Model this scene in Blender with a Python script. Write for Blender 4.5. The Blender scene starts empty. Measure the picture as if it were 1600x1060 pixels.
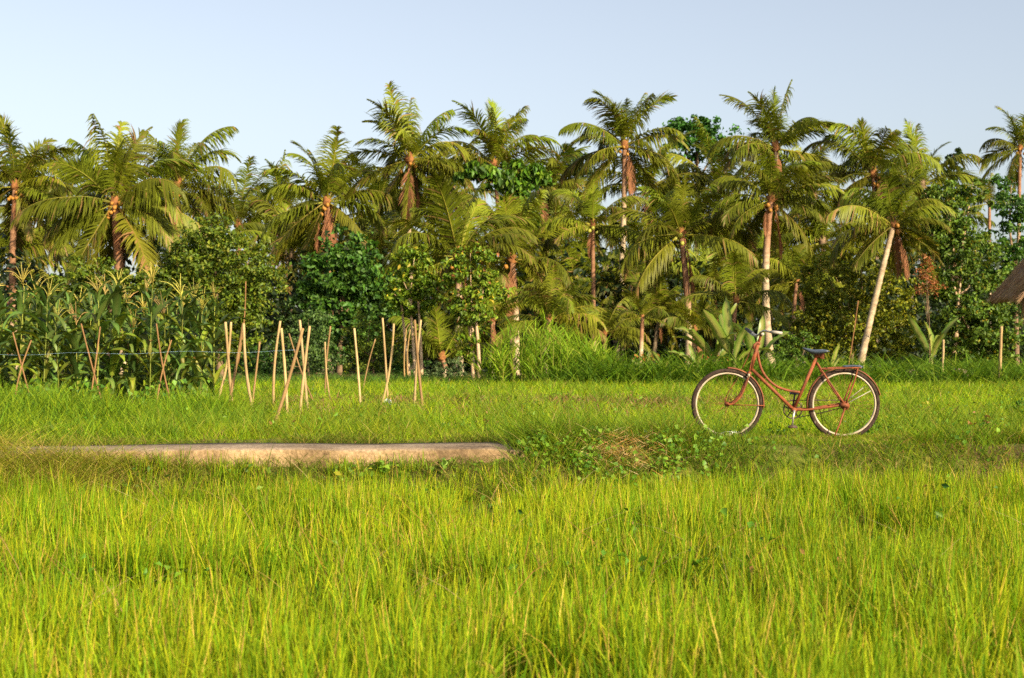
import bpy, math, random
import numpy as np
from mathutils import Vector, Matrix

# ------------------------------------------------------------------ camera, sky, sun, exposure
scene = bpy.context.scene
F = 50.0 / 36.0 * 1600.0          # focal length in photograph pixels
CZ = 0.77                          # eye height over the path
HOR = 560.0                        # horizon row in the photograph
cam = bpy.data.cameras.new('camera')
cam.lens = 50.0
cam.sensor_width = 36.0
cam.sensor_fit = 'HORIZONTAL'
cam.shift_y = (HOR - 530.0) / 1600.0
cam.clip_start = 0.1
cam.clip_end = 5000.0
cam.dof.use_dof = True
cam.dof.focus_distance = 13.6
cam.dof.aperture_fstop = 5.0
cam_ob = bpy.data.objects.new('camera', cam)
scene.collection.objects.link(cam_ob)
cam_ob.location = (0, 0, CZ)
cam_ob.rotation_euler = (math.radians(90), 0, 0)
scene.camera = cam_ob

SUN_EL = math.radians(27)
SUN_AZ = math.radians(38)          # to the right of straight behind the camera
to_sun = Vector((math.sin(SUN_AZ) * math.cos(SUN_EL), -math.cos(SUN_AZ) * math.cos(SUN_EL), math.sin(SUN_EL)))
world = bpy.data.worlds.new('World')
scene.world = world
world.use_nodes = True
wn = world.node_tree
bg = wn.nodes['Background']
sky = wn.nodes.new('ShaderNodeTexSky')
sky.sky_type = 'NISHITA'
sky.sun_disc = False
sky.sun_elevation = SUN_EL
sky.sun_rotation = math.atan2(to_sun.x, to_sun.y)
sky.altitude = 0
sky.air_density = 1.0
sky.dust_density = 2.6
sky.ozone_density = 1.0
hsv = wn.nodes.new('ShaderNodeHueSaturation')
hsv.inputs['Saturation'].default_value = 0.58
hsv.inputs['Hue'].default_value = 0.503
wn.links.new(sky.outputs[0], hsv.inputs['Color'])
wn.links.new(hsv.outputs[0], bg.inputs[0])
bg.inputs[1].default_value = 0.098
sl = bpy.data.lights.new('sun', 'SUN')
sl.energy = 5.0
sl.angle = math.radians(0.6)
sl.color = (1.0, 0.84, 0.58)
sun_ob = bpy.data.objects.new('sun', sl)
scene.collection.objects.link(sun_ob)
sun_ob.rotation_euler = to_sun.to_track_quat('Z', 'Y').to_euler()
vs = scene.view_settings
vs.view_transform = 'Standard'
vs.look = 'None'
vs.gamma = 1.0
vs.use_curve_mapping = False
vs.exposure = 1.0
scene.cycles.max_bounces = 6
scene.cycles.diffuse_bounces = 3
scene.cycles.transmission_bounces = 4
scene.cycles.use_denoising = False

rng = np.random.default_rng(11)
rnd = random.Random(5)
COL = scene.collection


def P(px, py, d):
    """point at depth d metres seen at photograph pixel px, py"""
    return Vector(((px - 800.0) / F * d, d, CZ + (HOR - py) / F * d))


# ------------------------------------------------------------------ helpers
def link(o, parent=None):
    COL.objects.link(o)
    if parent is not None:
        o.parent = parent
    return o


def tag(o, label=None, cat=None, group=None, kind=None):
    if label:
        o['label'] = label
    if cat:
        o['category'] = cat
    if group:
        o['group'] = group
    if kind:
        o['kind'] = kind
    return o


def empty(name, loc=(0, 0, 0), rz=0.0):
    o = bpy.data.objects.new(name, None)
    o.empty_display_size = 0.2
    o.location = loc
    o.rotation_euler = (0, 0, rz)
    return link(o)


def np_mesh(name, verts, quads=None, tris=None, col=None, smooth=False):
    verts = np.asarray(verts, dtype=np.float32)
    me = bpy.data.meshes.new(name)
    loops, starts, n = [], [], 0
    if quads is not None and len(quads):
        q = np.asarray(quads, dtype=np.int32)
        loops.append(q.ravel())
        starts.append(np.arange(len(q), dtype=np.int32) * 4)
        n = len(q) * 4
    if tris is not None and len(tris):
        t = np.asarray(tris, dtype=np.int32)
        loops.append(t.ravel())
        starts.append(n + np.arange(len(t), dtype=np.int32) * 3)
    loops = np.concatenate(loops)
    starts = np.concatenate(starts)
    me.vertices.add(len(verts))
    me.vertices.foreach_set('co', verts.ravel())
    me.loops.add(len(loops))
    me.loops.foreach_set('vertex_index', loops)
    me.polygons.add(len(starts))
    me.polygons.foreach_set('loop_start', starts)
    if col is not None:
        c = np.ones((len(verts), 4), dtype=np.float32)
        c[:, :3] = col
        a = me.color_attributes.new('Col', 'FLOAT_COLOR', 'POINT')
        a.data.foreach_set('color', c.ravel())
    me.update(calc_edges=True)
    me.validate()
    if smooth:
        me.polygons.foreach_set('use_smooth', np.ones(len(starts), dtype=bool))
    return me


def obj(name, me, mat, parent=None, loc=None, rot=None, scale=None):
    o = bpy.data.objects.new(name, me)
    if mat is not None and len(me.materials) == 0:
        me.materials.append(mat)
    elif mat is not None and me.materials[0] is not mat:
        link(o, parent)
        o.material_slots[0].link = 'OBJECT'
        o.material_slots[0].material = mat
        if loc is not None: o.location = loc
        if rot is not None: o.rotation_euler = rot
        if scale is not None: o.scale = scale
        return o
    if loc is not None: o.location = loc
    if rot is not None: o.rotation_euler = rot
    if scale is not None: o.scale = scale
    return link(o, parent)


class MB:
    """collects pieces of one mesh"""
    def __init__(s):
        s.v, s.q, s.t, s.c, s.n = [], [], [], [], 0

    def add(s, v, q=None, t=None, col=(1, 1, 1)):
        v = np.asarray(v, dtype=np.float32)
        s.v.append(v)
        if q is not None and len(q):
            s.q.append(np.asarray(q, dtype=np.int32) + s.n)
        if t is not None and len(t):
            s.t.append(np.asarray(t, dtype=np.int32) + s.n)
        c = np.empty((len(v), 3), dtype=np.float32)
        c[:] = col
        s.c.append(c)
        s.n += len(v)

    def tube(s, pts, rad, sides=8, col=(1, 1, 1), cap=True):
        v, q, t = tube_np(pts, rad, sides, cap)
        s.add(v, q, t, col)

    def box(s, lo, hi, col=(1, 1, 1)):
        x0, y0, z0 = lo
        x1, y1, z1 = hi
        v = [(x0, y0, z0), (x1, y0, z0), (x1, y1, z0), (x0, y1, z0), (x0, y0, z1), (x1, y0, z1), (x1, y1, z1), (x0, y1, z1)]
        s.add(v, [(0, 3, 2, 1), (4, 5, 6, 7), (0, 1, 5, 4), (1, 2, 6, 5), (2, 3, 7, 6), (3, 0, 4, 7)], None, col)

    def mesh(s, name, smooth=False):
        return np_mesh(name, np.concatenate(s.v), np.concatenate(s.q) if s.q else None,
                       np.concatenate(s.t) if s.t else None, np.concatenate(s.c), smooth)


def tube_np(pts, rad, sides=8, cap=True):
    pts = np.asarray(pts, dtype=np.float64)
    n = len(pts)
    rad = np.broadcast_to(np.asarray(rad, dtype=np.float64), (n,))
    tan = np.gradient(pts, axis=0)
    tan /= np.linalg.norm(tan, axis=1)[:, None] + 1e-12
    ref = np.array([0, 0, 1.0]) if abs(tan[0][2]) < 0.9 else np.array([1.0, 0, 0])
    u = np.cross(tan[0], ref)
    u /= np.linalg.norm(u)
    vs_ = []
    ang = np.arange(sides) / sides * 2 * np.pi
    for i in range(n):
        u = u - tan[i] * np.dot(u, tan[i])
        u /= np.linalg.norm(u) + 1e-12
        w = np.cross(tan[i], u)
        vs_.append(pts[i] + rad[i] * (np.cos(ang)[:, None] * u + np.sin(ang)[:, None] * w))
    v = np.concatenate(vs_)
    q = []
    for i in range(n - 1):
        for k in range(sides):
            a, b = i * sides + k, i * sides + (k + 1) % sides
            q.append((a, b, b + sides, a + sides))
    t = []
    if cap:
        v = np.concatenate([v, pts[:1], pts[-1:]])
        c0, c1 = n * sides, n * sides + 1
        for k in range(sides):
            t.append((c0, (k + 1) % sides, k))
            t.append((c1, (n - 1) * sides + k, (n - 1) * sides + (k + 1) % sides))
    return v, q, t


def smooth_path(pts, n=24):
    """Catmull-Rom through the points"""
    p = np.asarray(pts, dtype=np.float64)
    p = np.concatenate([[2 * p[0] - p[1]], p, [2 * p[-1] - p[-2]]])
    m = len(p) - 3
    out = []
    for s_ in np.linspace(0, m - 1e-6, n):
        i = int(s_)
        t = s_ - i
        a, b, c, d = p[i], p[i + 1], p[i + 2], p[i + 3]
        out.append(0.5 * ((2 * b) + (-a + c) * t + (2 * a - 5 * b + 4 * c - d) * t * t + (-a + 3 * b - 3 * c + d) * t ** 3))
    return np.array(out)


def vnoise(x, y, scale, seed=0):
    """value noise 0..1"""
    x = np.asarray(x, dtype=np.float64) / scale
    y = np.asarray(y, dtype=np.float64) / scale
    r = np.random.default_rng(seed).random((256, 256))
    xi, yi = np.floor(x).astype(int), np.floor(y).astype(int)
    fx, fy = x - xi, y - yi
    fx, fy = fx * fx * (3 - 2 * fx), fy * fy * (3 - 2 * fy)
    g = lambda a, b: r[a % 256, b % 256]
    return (g(xi, yi) * (1 - fx) + g(xi + 1, yi) * fx) * (1 - fy) + (g(xi, yi + 1) * (1 - fx) + g(xi + 1, yi + 1) * fx) * fy


ORD = ['first', 'second', 'third', 'fourth', 'fifth', 'sixth', 'seventh', 'eighth', 'ninth', 'tenth', 'eleventh',
       'twelfth', 'thirteenth', 'fourteenth', 'fifteenth', 'sixteenth', 'seventeenth', 'eighteenth', 'nineteenth', 'twentieth']


# ------------------------------------------------------------------ materials
def new_mat(name):
    m = bpy.data.materials.new(name)
    m.use_nodes = True
    return m, m.node_tree, m.node_tree.nodes['Principled BSDF']


def leaf_mat(name, rough=0.5, spec=0.3, trans=0.35, tint=None, vary=0.0, tshift=(1.25, 1.15, 0.5)):
    """foliage: colour attribute, a per-object tint, light passing through the blade"""
    m, nt, b = new_mat(name)
    N, L = nt.nodes, nt.links
    at = N.new('ShaderNodeAttribute')
    at.attribute_name = 'Col'
    cur = at.outputs['Color']
    if tint is not None:
        mx = N.new('ShaderNodeMix'); mx.data_type = 'RGBA'; mx.blend_type = 'MULTIPLY'
        mx.inputs[0].default_value = 1.0
        L.new(cur, mx.inputs[6]); mx.inputs[7].default_value = (*tint, 1)
        cur = mx.outputs[2]
    if vary > 0:
        oi = N.new('ShaderNodeObjectInfo')
        hs = N.new('ShaderNodeHueSaturation')
        mr = N.new('ShaderNodeMapRange')
        mr.inputs[3].default_value = 1 - vary; mr.inputs[4].default_value = 1 + vary
        L.new(oi.outputs['Random'], mr.inputs[0])
        L.new(mr.outputs[0], hs.inputs['Value'])
        ml = N.new('ShaderNodeMath'); ml.operation = 'MULTIPLY'; ml.inputs[1].default_value = 7.13
        fr = N.new('ShaderNodeMath'); fr.operation = 'FRACT'
        L.new(oi.outputs['Random'], ml.inputs[0]); L.new(ml.outputs[0], fr.inputs[0])
        mh = N.new('ShaderNodeMapRange'); mh.inputs[3].default_value = 0.475; mh.inputs[4].default_value = 0.51
        L.new(fr.outputs[0], mh.inputs[0]); L.new(mh.outputs[0], hs.inputs['Hue'])
        L.new(cur, hs.inputs['Color'])
        cur = hs.outputs[0]
    L.new(cur, b.inputs['Base Color'])
    b.inputs['Roughness'].default_value = rough
    b.inputs['Specular IOR Level'].default_value = spec
    tr = N.new('ShaderNodeBsdfTranslucent')
    mt = N.new('ShaderNodeMix'); mt.data_type = 'RGBA'; mt.blend_type = 'MULTIPLY'
    mt.inputs[0].default_value = 1.0
    L.new(cur, mt.inputs[6]); mt.inputs[7].default_value = (*tshift, 1)
    L.new(mt.outputs[2], tr.inputs[0])
    ms = N.new('ShaderNodeMixShader')
    ms.inputs[0].default_value = trans
    L.new(b.outputs[0], ms.inputs[1]); L.new(tr.outputs[0], ms.inputs[2])
    L.new(ms.outputs[0], N['Material Output'].inputs[0])
    return m


def noisy_mat(name, c1, c2, scale=8, rough=0.8, spec=0.3, bump=0.0, detail=6, c3=None, attr=False, metal=0.0, bscale=None, coords='Object', stretch=None):
    m, nt, b = new_mat(name)
    N, L = nt.nodes, nt.links
    tc = N.new('ShaderNodeTexCoord')
    src = tc.outputs[coords]
    if stretch:
        mp = N.new('ShaderNodeMapping'); mp.inputs['Scale'].default_value = stretch
        L.new(src, mp.inputs[0]); src = mp.outputs[0]
    no = N.new('ShaderNodeTexNoise')
    no.inputs['Scale'].default_value = scale; no.inputs['Detail'].default_value = detail
    no.inputs['Roughness'].default_value = 0.65
    L.new(src, no.inputs['Vector'])
    cr = N.new('ShaderNodeValToRGB')
    cr.color_ramp.elements[0].position = 0.35; cr.color_ramp.elements[0].color = (*c1, 1)
    cr.color_ramp.elements[1].position = 0.65; cr.color_ramp.elements[1].color = (*c2, 1)
    if c3:
        e = cr.color_ramp.elements.new(0.76); e.color = (*c3, 1)
    L.new(no.outputs['Fac'], cr.inputs[0])
    cur = cr.outputs[0]
    if attr:
        at = N.new('ShaderNodeAttribute'); at.attribute_name = 'Col'
        mx = N.new('ShaderNodeMix'); mx.data_type = 'RGBA'; mx.blend_type = 'MULTIPLY'; mx.inputs[0].default_value = 1
        L.new(cur, mx.inputs[6]); L.new(at.outputs['Color'], mx.inputs[7]); cur = mx.outputs[2]
    L.new(cur, b.inputs['Base Color'])
    b.inputs['Roughness'].default_value = rough
    b.inputs['Specular IOR Level'].default_value = spec
    b.inputs['Metallic'].default_value = metal
    if bump:
        n2 = N.new('ShaderNodeTexNoise'); n2.inputs['Scale'].default_value = bscale or scale * 3; n2.inputs['Detail'].default_value = 8
        L.new(src, n2.inputs['Vector'])
        bp = N.new('ShaderNodeBump'); bp.inputs['Strength'].default_value = bump; bp.inputs['Distance'].default_value = 0.02
        L.new(n2.outputs['Fac'], bp.inputs['Height']); L.new(bp.outputs[0], b.inputs['Normal'])
    return m


M = {}
M['rice'] = leaf_mat('rice_leaf', 0.6, 0.1, 0.35, tshift=(1.2, 1.25, .4))
M['grass'] = leaf_mat('grass_blade', 0.6, 0.1, 0.35, tshift=(1.15, 1.25, .4))
M['frond'] = leaf_mat('palm_frond', 0.5, 0.2, 0.3, vary=0.4)
M['dead'] = noisy_mat('dead_frond', (0.15, 0.06, 0.025), (0.30, 0.13, 0.055), 3, 0.85)
M['leaf'] = leaf_mat('tree_leaf', 0.5, 0.28, 0.3)
M['corn'] = leaf_mat('maize_leaf', 0.45, 0.35, 0.3, vary=0.4)
M['banana'] = leaf_mat('banana_leaf', 0.38, 0.45, 0.35, vary=0.12)
M['ptrunk'] = noisy_mat('palm_bark', (0.62, 0.55, 0.48), (1.1, 1.05, 1.0), 2.2, 0.9, 0.15, 0.6, attr=True, bscale=9, stretch=(1, 1, 3))
M['bark'] = noisy_mat('bark', (0.10, 0.06, 0.035), (0.25, 0.17, 0.10), 5, 0.9, 0.15, 0.5)
M['palebark'] = noisy_mat('pale_bark', (0.34, 0.22, 0.12), (0.52, 0.38, 0.24), 5, 0.9, 0.15, 0.4)
M['fibre'] = noisy_mat('crown_fibre', (0.14, 0.06, 0.025), (0.30, 0.13, 0.045), 6, 0.9, 0.1, 0.6)
M['coconut'] = noisy_mat('coconut_husk', (0.26, 0.11, 0.02), (0.40, 0.19, 0.03), 3, 0.6, 0.3)
M['coconutg'] = noisy_mat('green_coconut_husk', (0.25, 0.26, 0.03), (0.34, 0.33, 0.05), 3, 0.5, 0.4)
M['bamboo'] = noisy_mat('bamboo', (0.24, 0.16, 0.075), (0.44, 0.32, 0.16), 5, 0.75, 0.3, 0.1, attr=True, stretch=(1, 1, 0.25))

# ------------------------------------------------------------------ ground, path
SL = 0.12                                    # the path recedes a little to the right


def ground_z(x, y):
    x = np.asarray(x, dtype=np.float64); y = np.asarray(y, dtype=np.float64)
    xs = np.clip(x, -9, 9)
    yp = y - SL * xs
    r = lambda a, b, t: np.clip((t - a) / (b - a), 0, 1) ** 2 * (3 - 2 * np.clip((t - a) / (b - a), 0, 1))
    left = -0.42 + 0.28 * r(11.5, 12.12, yp) + 0.12 * r(12.35, 12.75, yp)    # beside the slab
    right = -0.42 + 0.40 * r(11.65, 12.35, yp)
    k = r(-0.15, 0.35, x)
    z = left * (1 - k) + right * k
    z = z - 0.09 * r(13.75, 14.5, yp)
    z = z + (vnoise(x, y, 0.9, 3) - 0.5) * 0.05 + (vnoise(x, y, 0.23, 4) - 0.5) * 0.03 * (y < 30)
    return z


def ground():
    xs = np.concatenate([np.linspace(-900, -60, 22), np.linspace(-50, -12, 28), np.linspace(-11.8, 11.8, 180), np.linspace(12, 50, 28), np.linspace(60, 900, 22)])
    ys = np.concatenate([np.linspace(-900, -40, 12), np.linspace(-30, 2, 20), np.linspace(2.3, 16.5, 120), np.linspace(16.8, 60, 60), np.linspace(62, 140, 20), np.linspace(160, 1500, 20)])
    X, Y = np.meshgrid(xs, ys)
    Z = ground_z(X, Y)
    v = np.stack([X.ravel(), Y.ravel(), Z.ravel()], 1)
    nx, ny = len(xs), len(ys)
    i = np.arange((ny - 1) * (nx - 1))
    a = (i // (nx - 1)) * nx + i % (nx - 1)
    q = np.stack([a, a + 1, a + nx + 1, a + nx], 1)
    me = np_mesh('ground', v, q, smooth=True)
    m, nt, b = new_mat('field_soil')
    N, L = nt.nodes, nt.links
    tc = N.new('ShaderNodeTexCoord')
    n1 = N.new('ShaderNodeTexNoise'); n1.inputs['Scale'].default_value = 0.9; n1.inputs['Detail'].default_value = 8
    n2 = N.new('ShaderNodeTexNoise'); n2.inputs['Scale'].default_value = 14; n2.inputs['Detail'].default_value = 8
    L.new(tc.outputs['Object'], n1.inputs[0]); L.new(tc.outputs['Object'], n2.inputs[0])
    c1 = N.new('ShaderNodeValToRGB')
    c1.color_ramp.elements[0].position = 0.35; c1.color_ramp.elements[0].color = (0.085, 0.06, 0.03, 1)
    c1.color_ramp.elements[1].position = 0.6; c1.color_ramp.elements[1].color = (0.10, 0.12, 0.02, 1)
    L.new(n1.outputs[0], c1.inputs[0])
    c2 = N.new('ShaderNodeValToRGB')
    c2.color_ramp.elements[0].position = 0.3; c2.color_ramp.elements[0].color = (0.5, 0.5, 0.5, 1)
    c2.color_ramp.elements[1].position = 0.7; c2.color_ramp.elements[1].color = (1.4, 1.3, 1.1, 1)
    L.new(n2.outputs[0], c2.inputs[0])
    mx = N.new('ShaderNodeMix'); mx.data_type = 'RGBA'; mx.blend_type = 'MULTIPLY'; mx.inputs[0].default_value = 1
    L.new(c1.outputs[0], mx.inputs[6]); L.new(c2.outputs[0], mx.inputs[7])
    L.new(mx.outputs[2], b.inputs['Base Color'])
    b.inputs['Roughness'].default_value = 0.95; b.inputs['Specular IOR Level'].default_value = 0.15
    bp = N.new('ShaderNodeBump'); bp.inputs['Strength'].default_value = 0.7; bp.inputs['Distance'].default_value = 0.03
    L.new(n2.outputs[0], bp.inputs['Height']); L.new(bp.outputs[0], b.inputs['Normal'])
    o = obj('ground', me, m)
    tag(o, kind='structure')


ground()


def path_slab():
    # weathered concrete path with crumbling front edge
    n = 170
    xs = np.linspace(-6.5, 0.12, n)
    prof = []
    fr = 12.19 - 0.02 + SL * xs
    for i, x in enumerate(xs):
        e = (vnoise(x, 0, 0.35, 21) - 0.5) * 0.09 + (vnoise(x, 0, 0.09, 22) - 0.5) * 0.04 + .10 * max(0, x + .25) ** 1.0
        b = (vnoise(x, 0, 0.5, 23) - 0.5) * 0.05
        y0 = fr[i] + e
        zt = (vnoise(x, 0, 1.3, 24) - 0.5) * 0.016 - .10 * max(0, x + .2)
        bk = fr[i] + 0.94 + (vnoise(x, 0, 0.6, 25) - 0.5) * 0.12
        ch = 0.005 + 0.016 * vnoise(x, 0, 0.2, 26) ** 3
        prof.append([(x, y0 + 0.05 + b, -0.32), (x, y0 + 0.012 + b * .3, -0.19 + b * .4), (x, y0 + .002 + b * .15, -0.10), (x, y0, -ch * 1.4 + zt), (x, y0 + ch, zt),
                     (x, y0 + 0.22, zt + .006), (x, y0 + 0.5, zt + .01), (x, bk, zt), (x, bk + .02, zt - .12)])
    k = len(prof[0])
    v = np.array(prof).reshape(-1, 3)
    v[:, 1] += (rng.random(len(v)) - .5) * 0.008
    q = []
    for i in range(n - 1):
        for j in range(k - 1):
            a = i * k + j
            q.append((a, a + k, a + k + 1, a + 1))
    t = []
    for i0, flip in ((0, 0), ((n - 1) * k, 1)):
        for j in range(1, k - 1):
            t.append((i0, i0 + j, i0 + j + 1) if not flip else (i0, i0 + j + 1, i0 + j))
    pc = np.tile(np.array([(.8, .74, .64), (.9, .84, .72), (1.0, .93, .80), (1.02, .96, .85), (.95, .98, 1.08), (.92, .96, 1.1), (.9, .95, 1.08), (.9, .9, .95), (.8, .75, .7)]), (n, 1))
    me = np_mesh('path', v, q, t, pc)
    m, nt, b = new_mat('old_concrete')
    N, L = nt.nodes, nt.links
    tc = N.new('ShaderNodeTexCoord')
    n1 = N.new('ShaderNodeTexNoise'); n1.inputs['Scale'].default_value = 1.6; n1.inputs['Detail'].default_value = 12; n1.inputs['Roughness'].default_value = .7
    n2 = N.new('ShaderNodeTexNoise'); n2.inputs['Scale'].default_value = 30; n2.inputs['Detail'].default_value = 6
    for x_ in (n1, n2):
        L.new(tc.outputs['Object'], x_.inputs[0])
    c1 = N.new('ShaderNodeValToRGB')
    c1.color_ramp.elements[0].position = 0.32; c1.color_ramp.elements[0].color = (0.09, 0.062, 0.038, 1)
    c1.color_ramp.elements[1].position = 0.62; c1.color_ramp.elements[1].color = (0.34, 0.25, 0.155, 1)
    e = c1.color_ramp.elements.new(0.45); e.color = (0.22, 0.155, 0.09, 1)
    L.new(n1.outputs[0], c1.inputs[0])
    c2 = N.new('ShaderNodeValToRGB')
    c2.color_ramp.elements[0].position = 0.3; c2.color_ramp.elements[0].color = (0.62, 0.6, 0.58, 1)
    c2.color_ramp.elements[1].position = 0.6; c2.color_ramp.elements[1].color = (1.1, 1.1, 1.1, 1)
    L.new(n2.outputs[0], c2.inputs[0])
    mx = N.new('ShaderNodeMix'); mx.data_type = 'RGBA'; mx.blend_type = 'MULTIPLY'; mx.inputs[0].default_value = 1
    L.new(c1.outputs[0], mx.inputs[6]); L.new(c2.outputs[0], mx.inputs[7])
    at = N.new('ShaderNodeAttribute'); at.attribute_name = 'Col'
    m2 = N.new('ShaderNodeMix'); m2.data_type = 'RGBA'; m2.blend_type = 'MULTIPLY'; m2.inputs[0].default_value = 1
    L.new(mx.outputs[2], m2.inputs[6]); L.new(at.outputs['Color'], m2.inputs[7])
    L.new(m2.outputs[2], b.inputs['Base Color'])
    b.inputs['Roughness'].default_value = 0.92
    b.inputs['Specular IOR Level'].default_value = 0.2
    bp = N.new('ShaderNodeBump'); bp.inputs['Strength'].default_value = 0.8; bp.inputs['Distance'].default_value = 0.02
    L.new(n2.outputs[0], bp.inputs['Height']); L.new(bp.outputs[0], b.inputs['Normal'])
    o = obj('path', me, m)
    tag(o, kind='structure')


path_slab()


# ------------------------------------------------------------------ grasses
def blades(pos, h, w, az, lean, bend, col, segs=3, tipcol=None, face=None, r=rng):
    """ribbons growing from pos (N,3)"""
    n = len(pos)
    h, w, az, lean, bend = [np.broadcast_to(np.asarray(a, dtype=np.float64), (n,)) for a in (h, w, az, lean, bend)]
    face = r.random(n) * np.pi * 2 if face is None else face
    dx, dy = np.cos(az), np.sin(az)
    wx, wy = np.cos(face), np.sin(face)
    V = np.empty((n, segs + 1, 2, 3))
    C = np.empty((n, segs + 1, 2, 3))
    for k in range(segs + 1):
        t = k / segs
        out = h * (lean * t + bend * t * t)
        up = h * t * np.clip(1 - 0.25 * lean - 0.55 * bend * t, -0.2, 1)
        ww = w * 0.5 * (0.75 + 0.6 * t - 1.25 * t ** 2.2)
        c = np.stack([pos[:, 0] + dx * out, pos[:, 1] + dy * out, pos[:, 2] + up], 1)
        s = np.stack([wx * ww, wy * ww, np.zeros(n)], 1)
        V[:, k, 0] = c - s
        V[:, k, 1] = c + s
        cc = col if tipcol is None else col * (1 - t ** 1.5) + tipcol * t ** 1.5
        C[:, k, 0] = cc
        C[:, k, 1] = cc
    base = np.arange(n)[:, None] * (segs + 1) * 2
    q = np.concatenate([base + np.array([[2 * k, 2 * k + 1, 2 * k + 3, 2 * k + 2]]) for k in range(segs)], 0)
    return V.reshape(-1, 3), q, C.reshape(-1, 3)


def pick_cols(n, choices, probs, jit=0.18, r=rng):
    c = np.array(choices)[r.choice(len(choices), n, p=np.array(probs) / sum(probs))]
    return c * (1 + (r.random((n, 1)) - .5) * 2 * jit) * (1 + (r.random((n, 3)) - .5) * 0.15)


def grass_obj(name, label, cat, parts, mat):
    mb = MB()
    for v, q, c in parts:
        mb.add(v, q, None, c)
    o = obj(name, mb.mesh(name), mat)
    tag(o, label, cat, kind='stuff')
    return o


def rice_field():
    parts = []
    # hills of rice
    nc = 8200
    d = 3.0 + (12.0 - 3.0) * rng.random(nc) ** 0.85
    x = (rng.random(nc) - .5) * 2 * (0.40 * d + 0.6)
    keep = (d - SL * np.clip(x, -9, 9) < 12.05) & (vnoise(x, d, .75, 31) + 0.5 * vnoise(x, d, .28, 32) > np.where(d < 5.5, .28, .60))
    x, d = x[keep], d[keep]
    per = 15
    hh = (0.17 + 0.18 * vnoise(x, d, .8, 33) + 0.14 * rng.random(len(x))) * np.clip((12.15 - (d - SL * np.clip(x, -9, 9))) / .8, .6, 1)
    yel = vnoise(x, d, 1.7, 34)
    X = np.repeat(x, per); D = np.repeat(d, per); H = np.repeat(hh, per); Yl = np.repeat(yel, per)
    n = len(X)
    az = rng.random(n) * 2 * np.pi
    rr = np.abs(rng.normal(0, .03, n))
    X = X + np.cos(az) * rr; D = D + np.sin(az) * rr
    h = H * (0.6 + 0.5 * rng.random(n))
    pos = np.stack([X, D, ground_z(X, D) - .01], 1)
    col = pick_cols(n, [(0.18, 0.27, 0.008), (0.11, 0.23, 0.008), (0.29, 0.33, 0.012), (0.38, 0.29, 0.06)], [4, 3.4, 2.4, .9], .32)
    yl = (Yl + .4 * (rng.random(n) - .5))[:, None]
    col = col * (0.8 + .35 * yl) * np.array([1, 1, 1]) + np.clip(yl - .6, 0, 1) * np.array([0.12, 0.05, 0.0])
    tip = col * np.array([1.15, 1.05, .9])
    parts.append(blades(pos, h, 0.005 + .0045 * rng.random(n), az + rng.normal(0, .5, n), 0.03 + .22 * rng.random(n), .02 + .7 * rng.random(n) ** 3, col, 3, tip))
    # finer weeds and dry stems between the hills
    n = 44000
    d = 3.0 + (12.2 - 3.0) * rng.random(n) ** 0.85
    x = (rng.random(n) - .5) * 2 * (0.40 * d + 0.6)
    keep = (d - SL * np.clip(x, -9, 9) < 12.0)
    x, d = x[keep], d[keep]
    n = len(x)
    pn = vnoise(x, d, .8, 35)
    pos = np.stack([x, d, ground_z(x, d) - .01], 1)
    h = (0.08 + .17 * rng.random(n)) * (0.6 + .6 * vnoise(x, d, .6, 36))
    col = pick_cols(n, [(0.11, 0.22, 0.006), (0.18, 0.24, 0.008), (0.22, 0.18, 0.03), (0.06, 0.14, 0.008), (0.28, 0.18, 0.05)], [4, 3, 1.2, 2, .5], .3)
    col = np.where((pn > .6)[:, None], col * np.array([1.2, .82, 1.1]), col)
    parts.append(blades(pos, h, .003 + .005 * rng.random(n), rng.random(n) * 6.283, .1 + .5 * rng.random(n), .1 + .6 * rng.random(n), col, 2))
    # dry straw
    n = 320
    d = 5.6 + 6.2 * rng.random(n)
    x = (rng.random(n) - .5) * 2 * (0.4 * d + .5)
    pos = np.stack([x, d, ground_z(x, d) + .1 * rng.random(n)], 1)
    col = pick_cols(n, [(0.42, 0.28, 0.10), (0.36, 0.18, 0.05), (0.45, 0.34, 0.16)], [3, 1, 2])
    parts.append(blades(pos, .25 + .25 * rng.random(n), .004 + .004 * rng.random(n), rng.random(n) * 6.283, .2 + .9 * rng.random(n), .1 + .5 * rng.random(n), col * .8, 3))
    grass_obj('rice_field', 'yellow green rice and weeds filling the field in front of the path', 'rice', parts, M['rice'])


rice_field()


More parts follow.
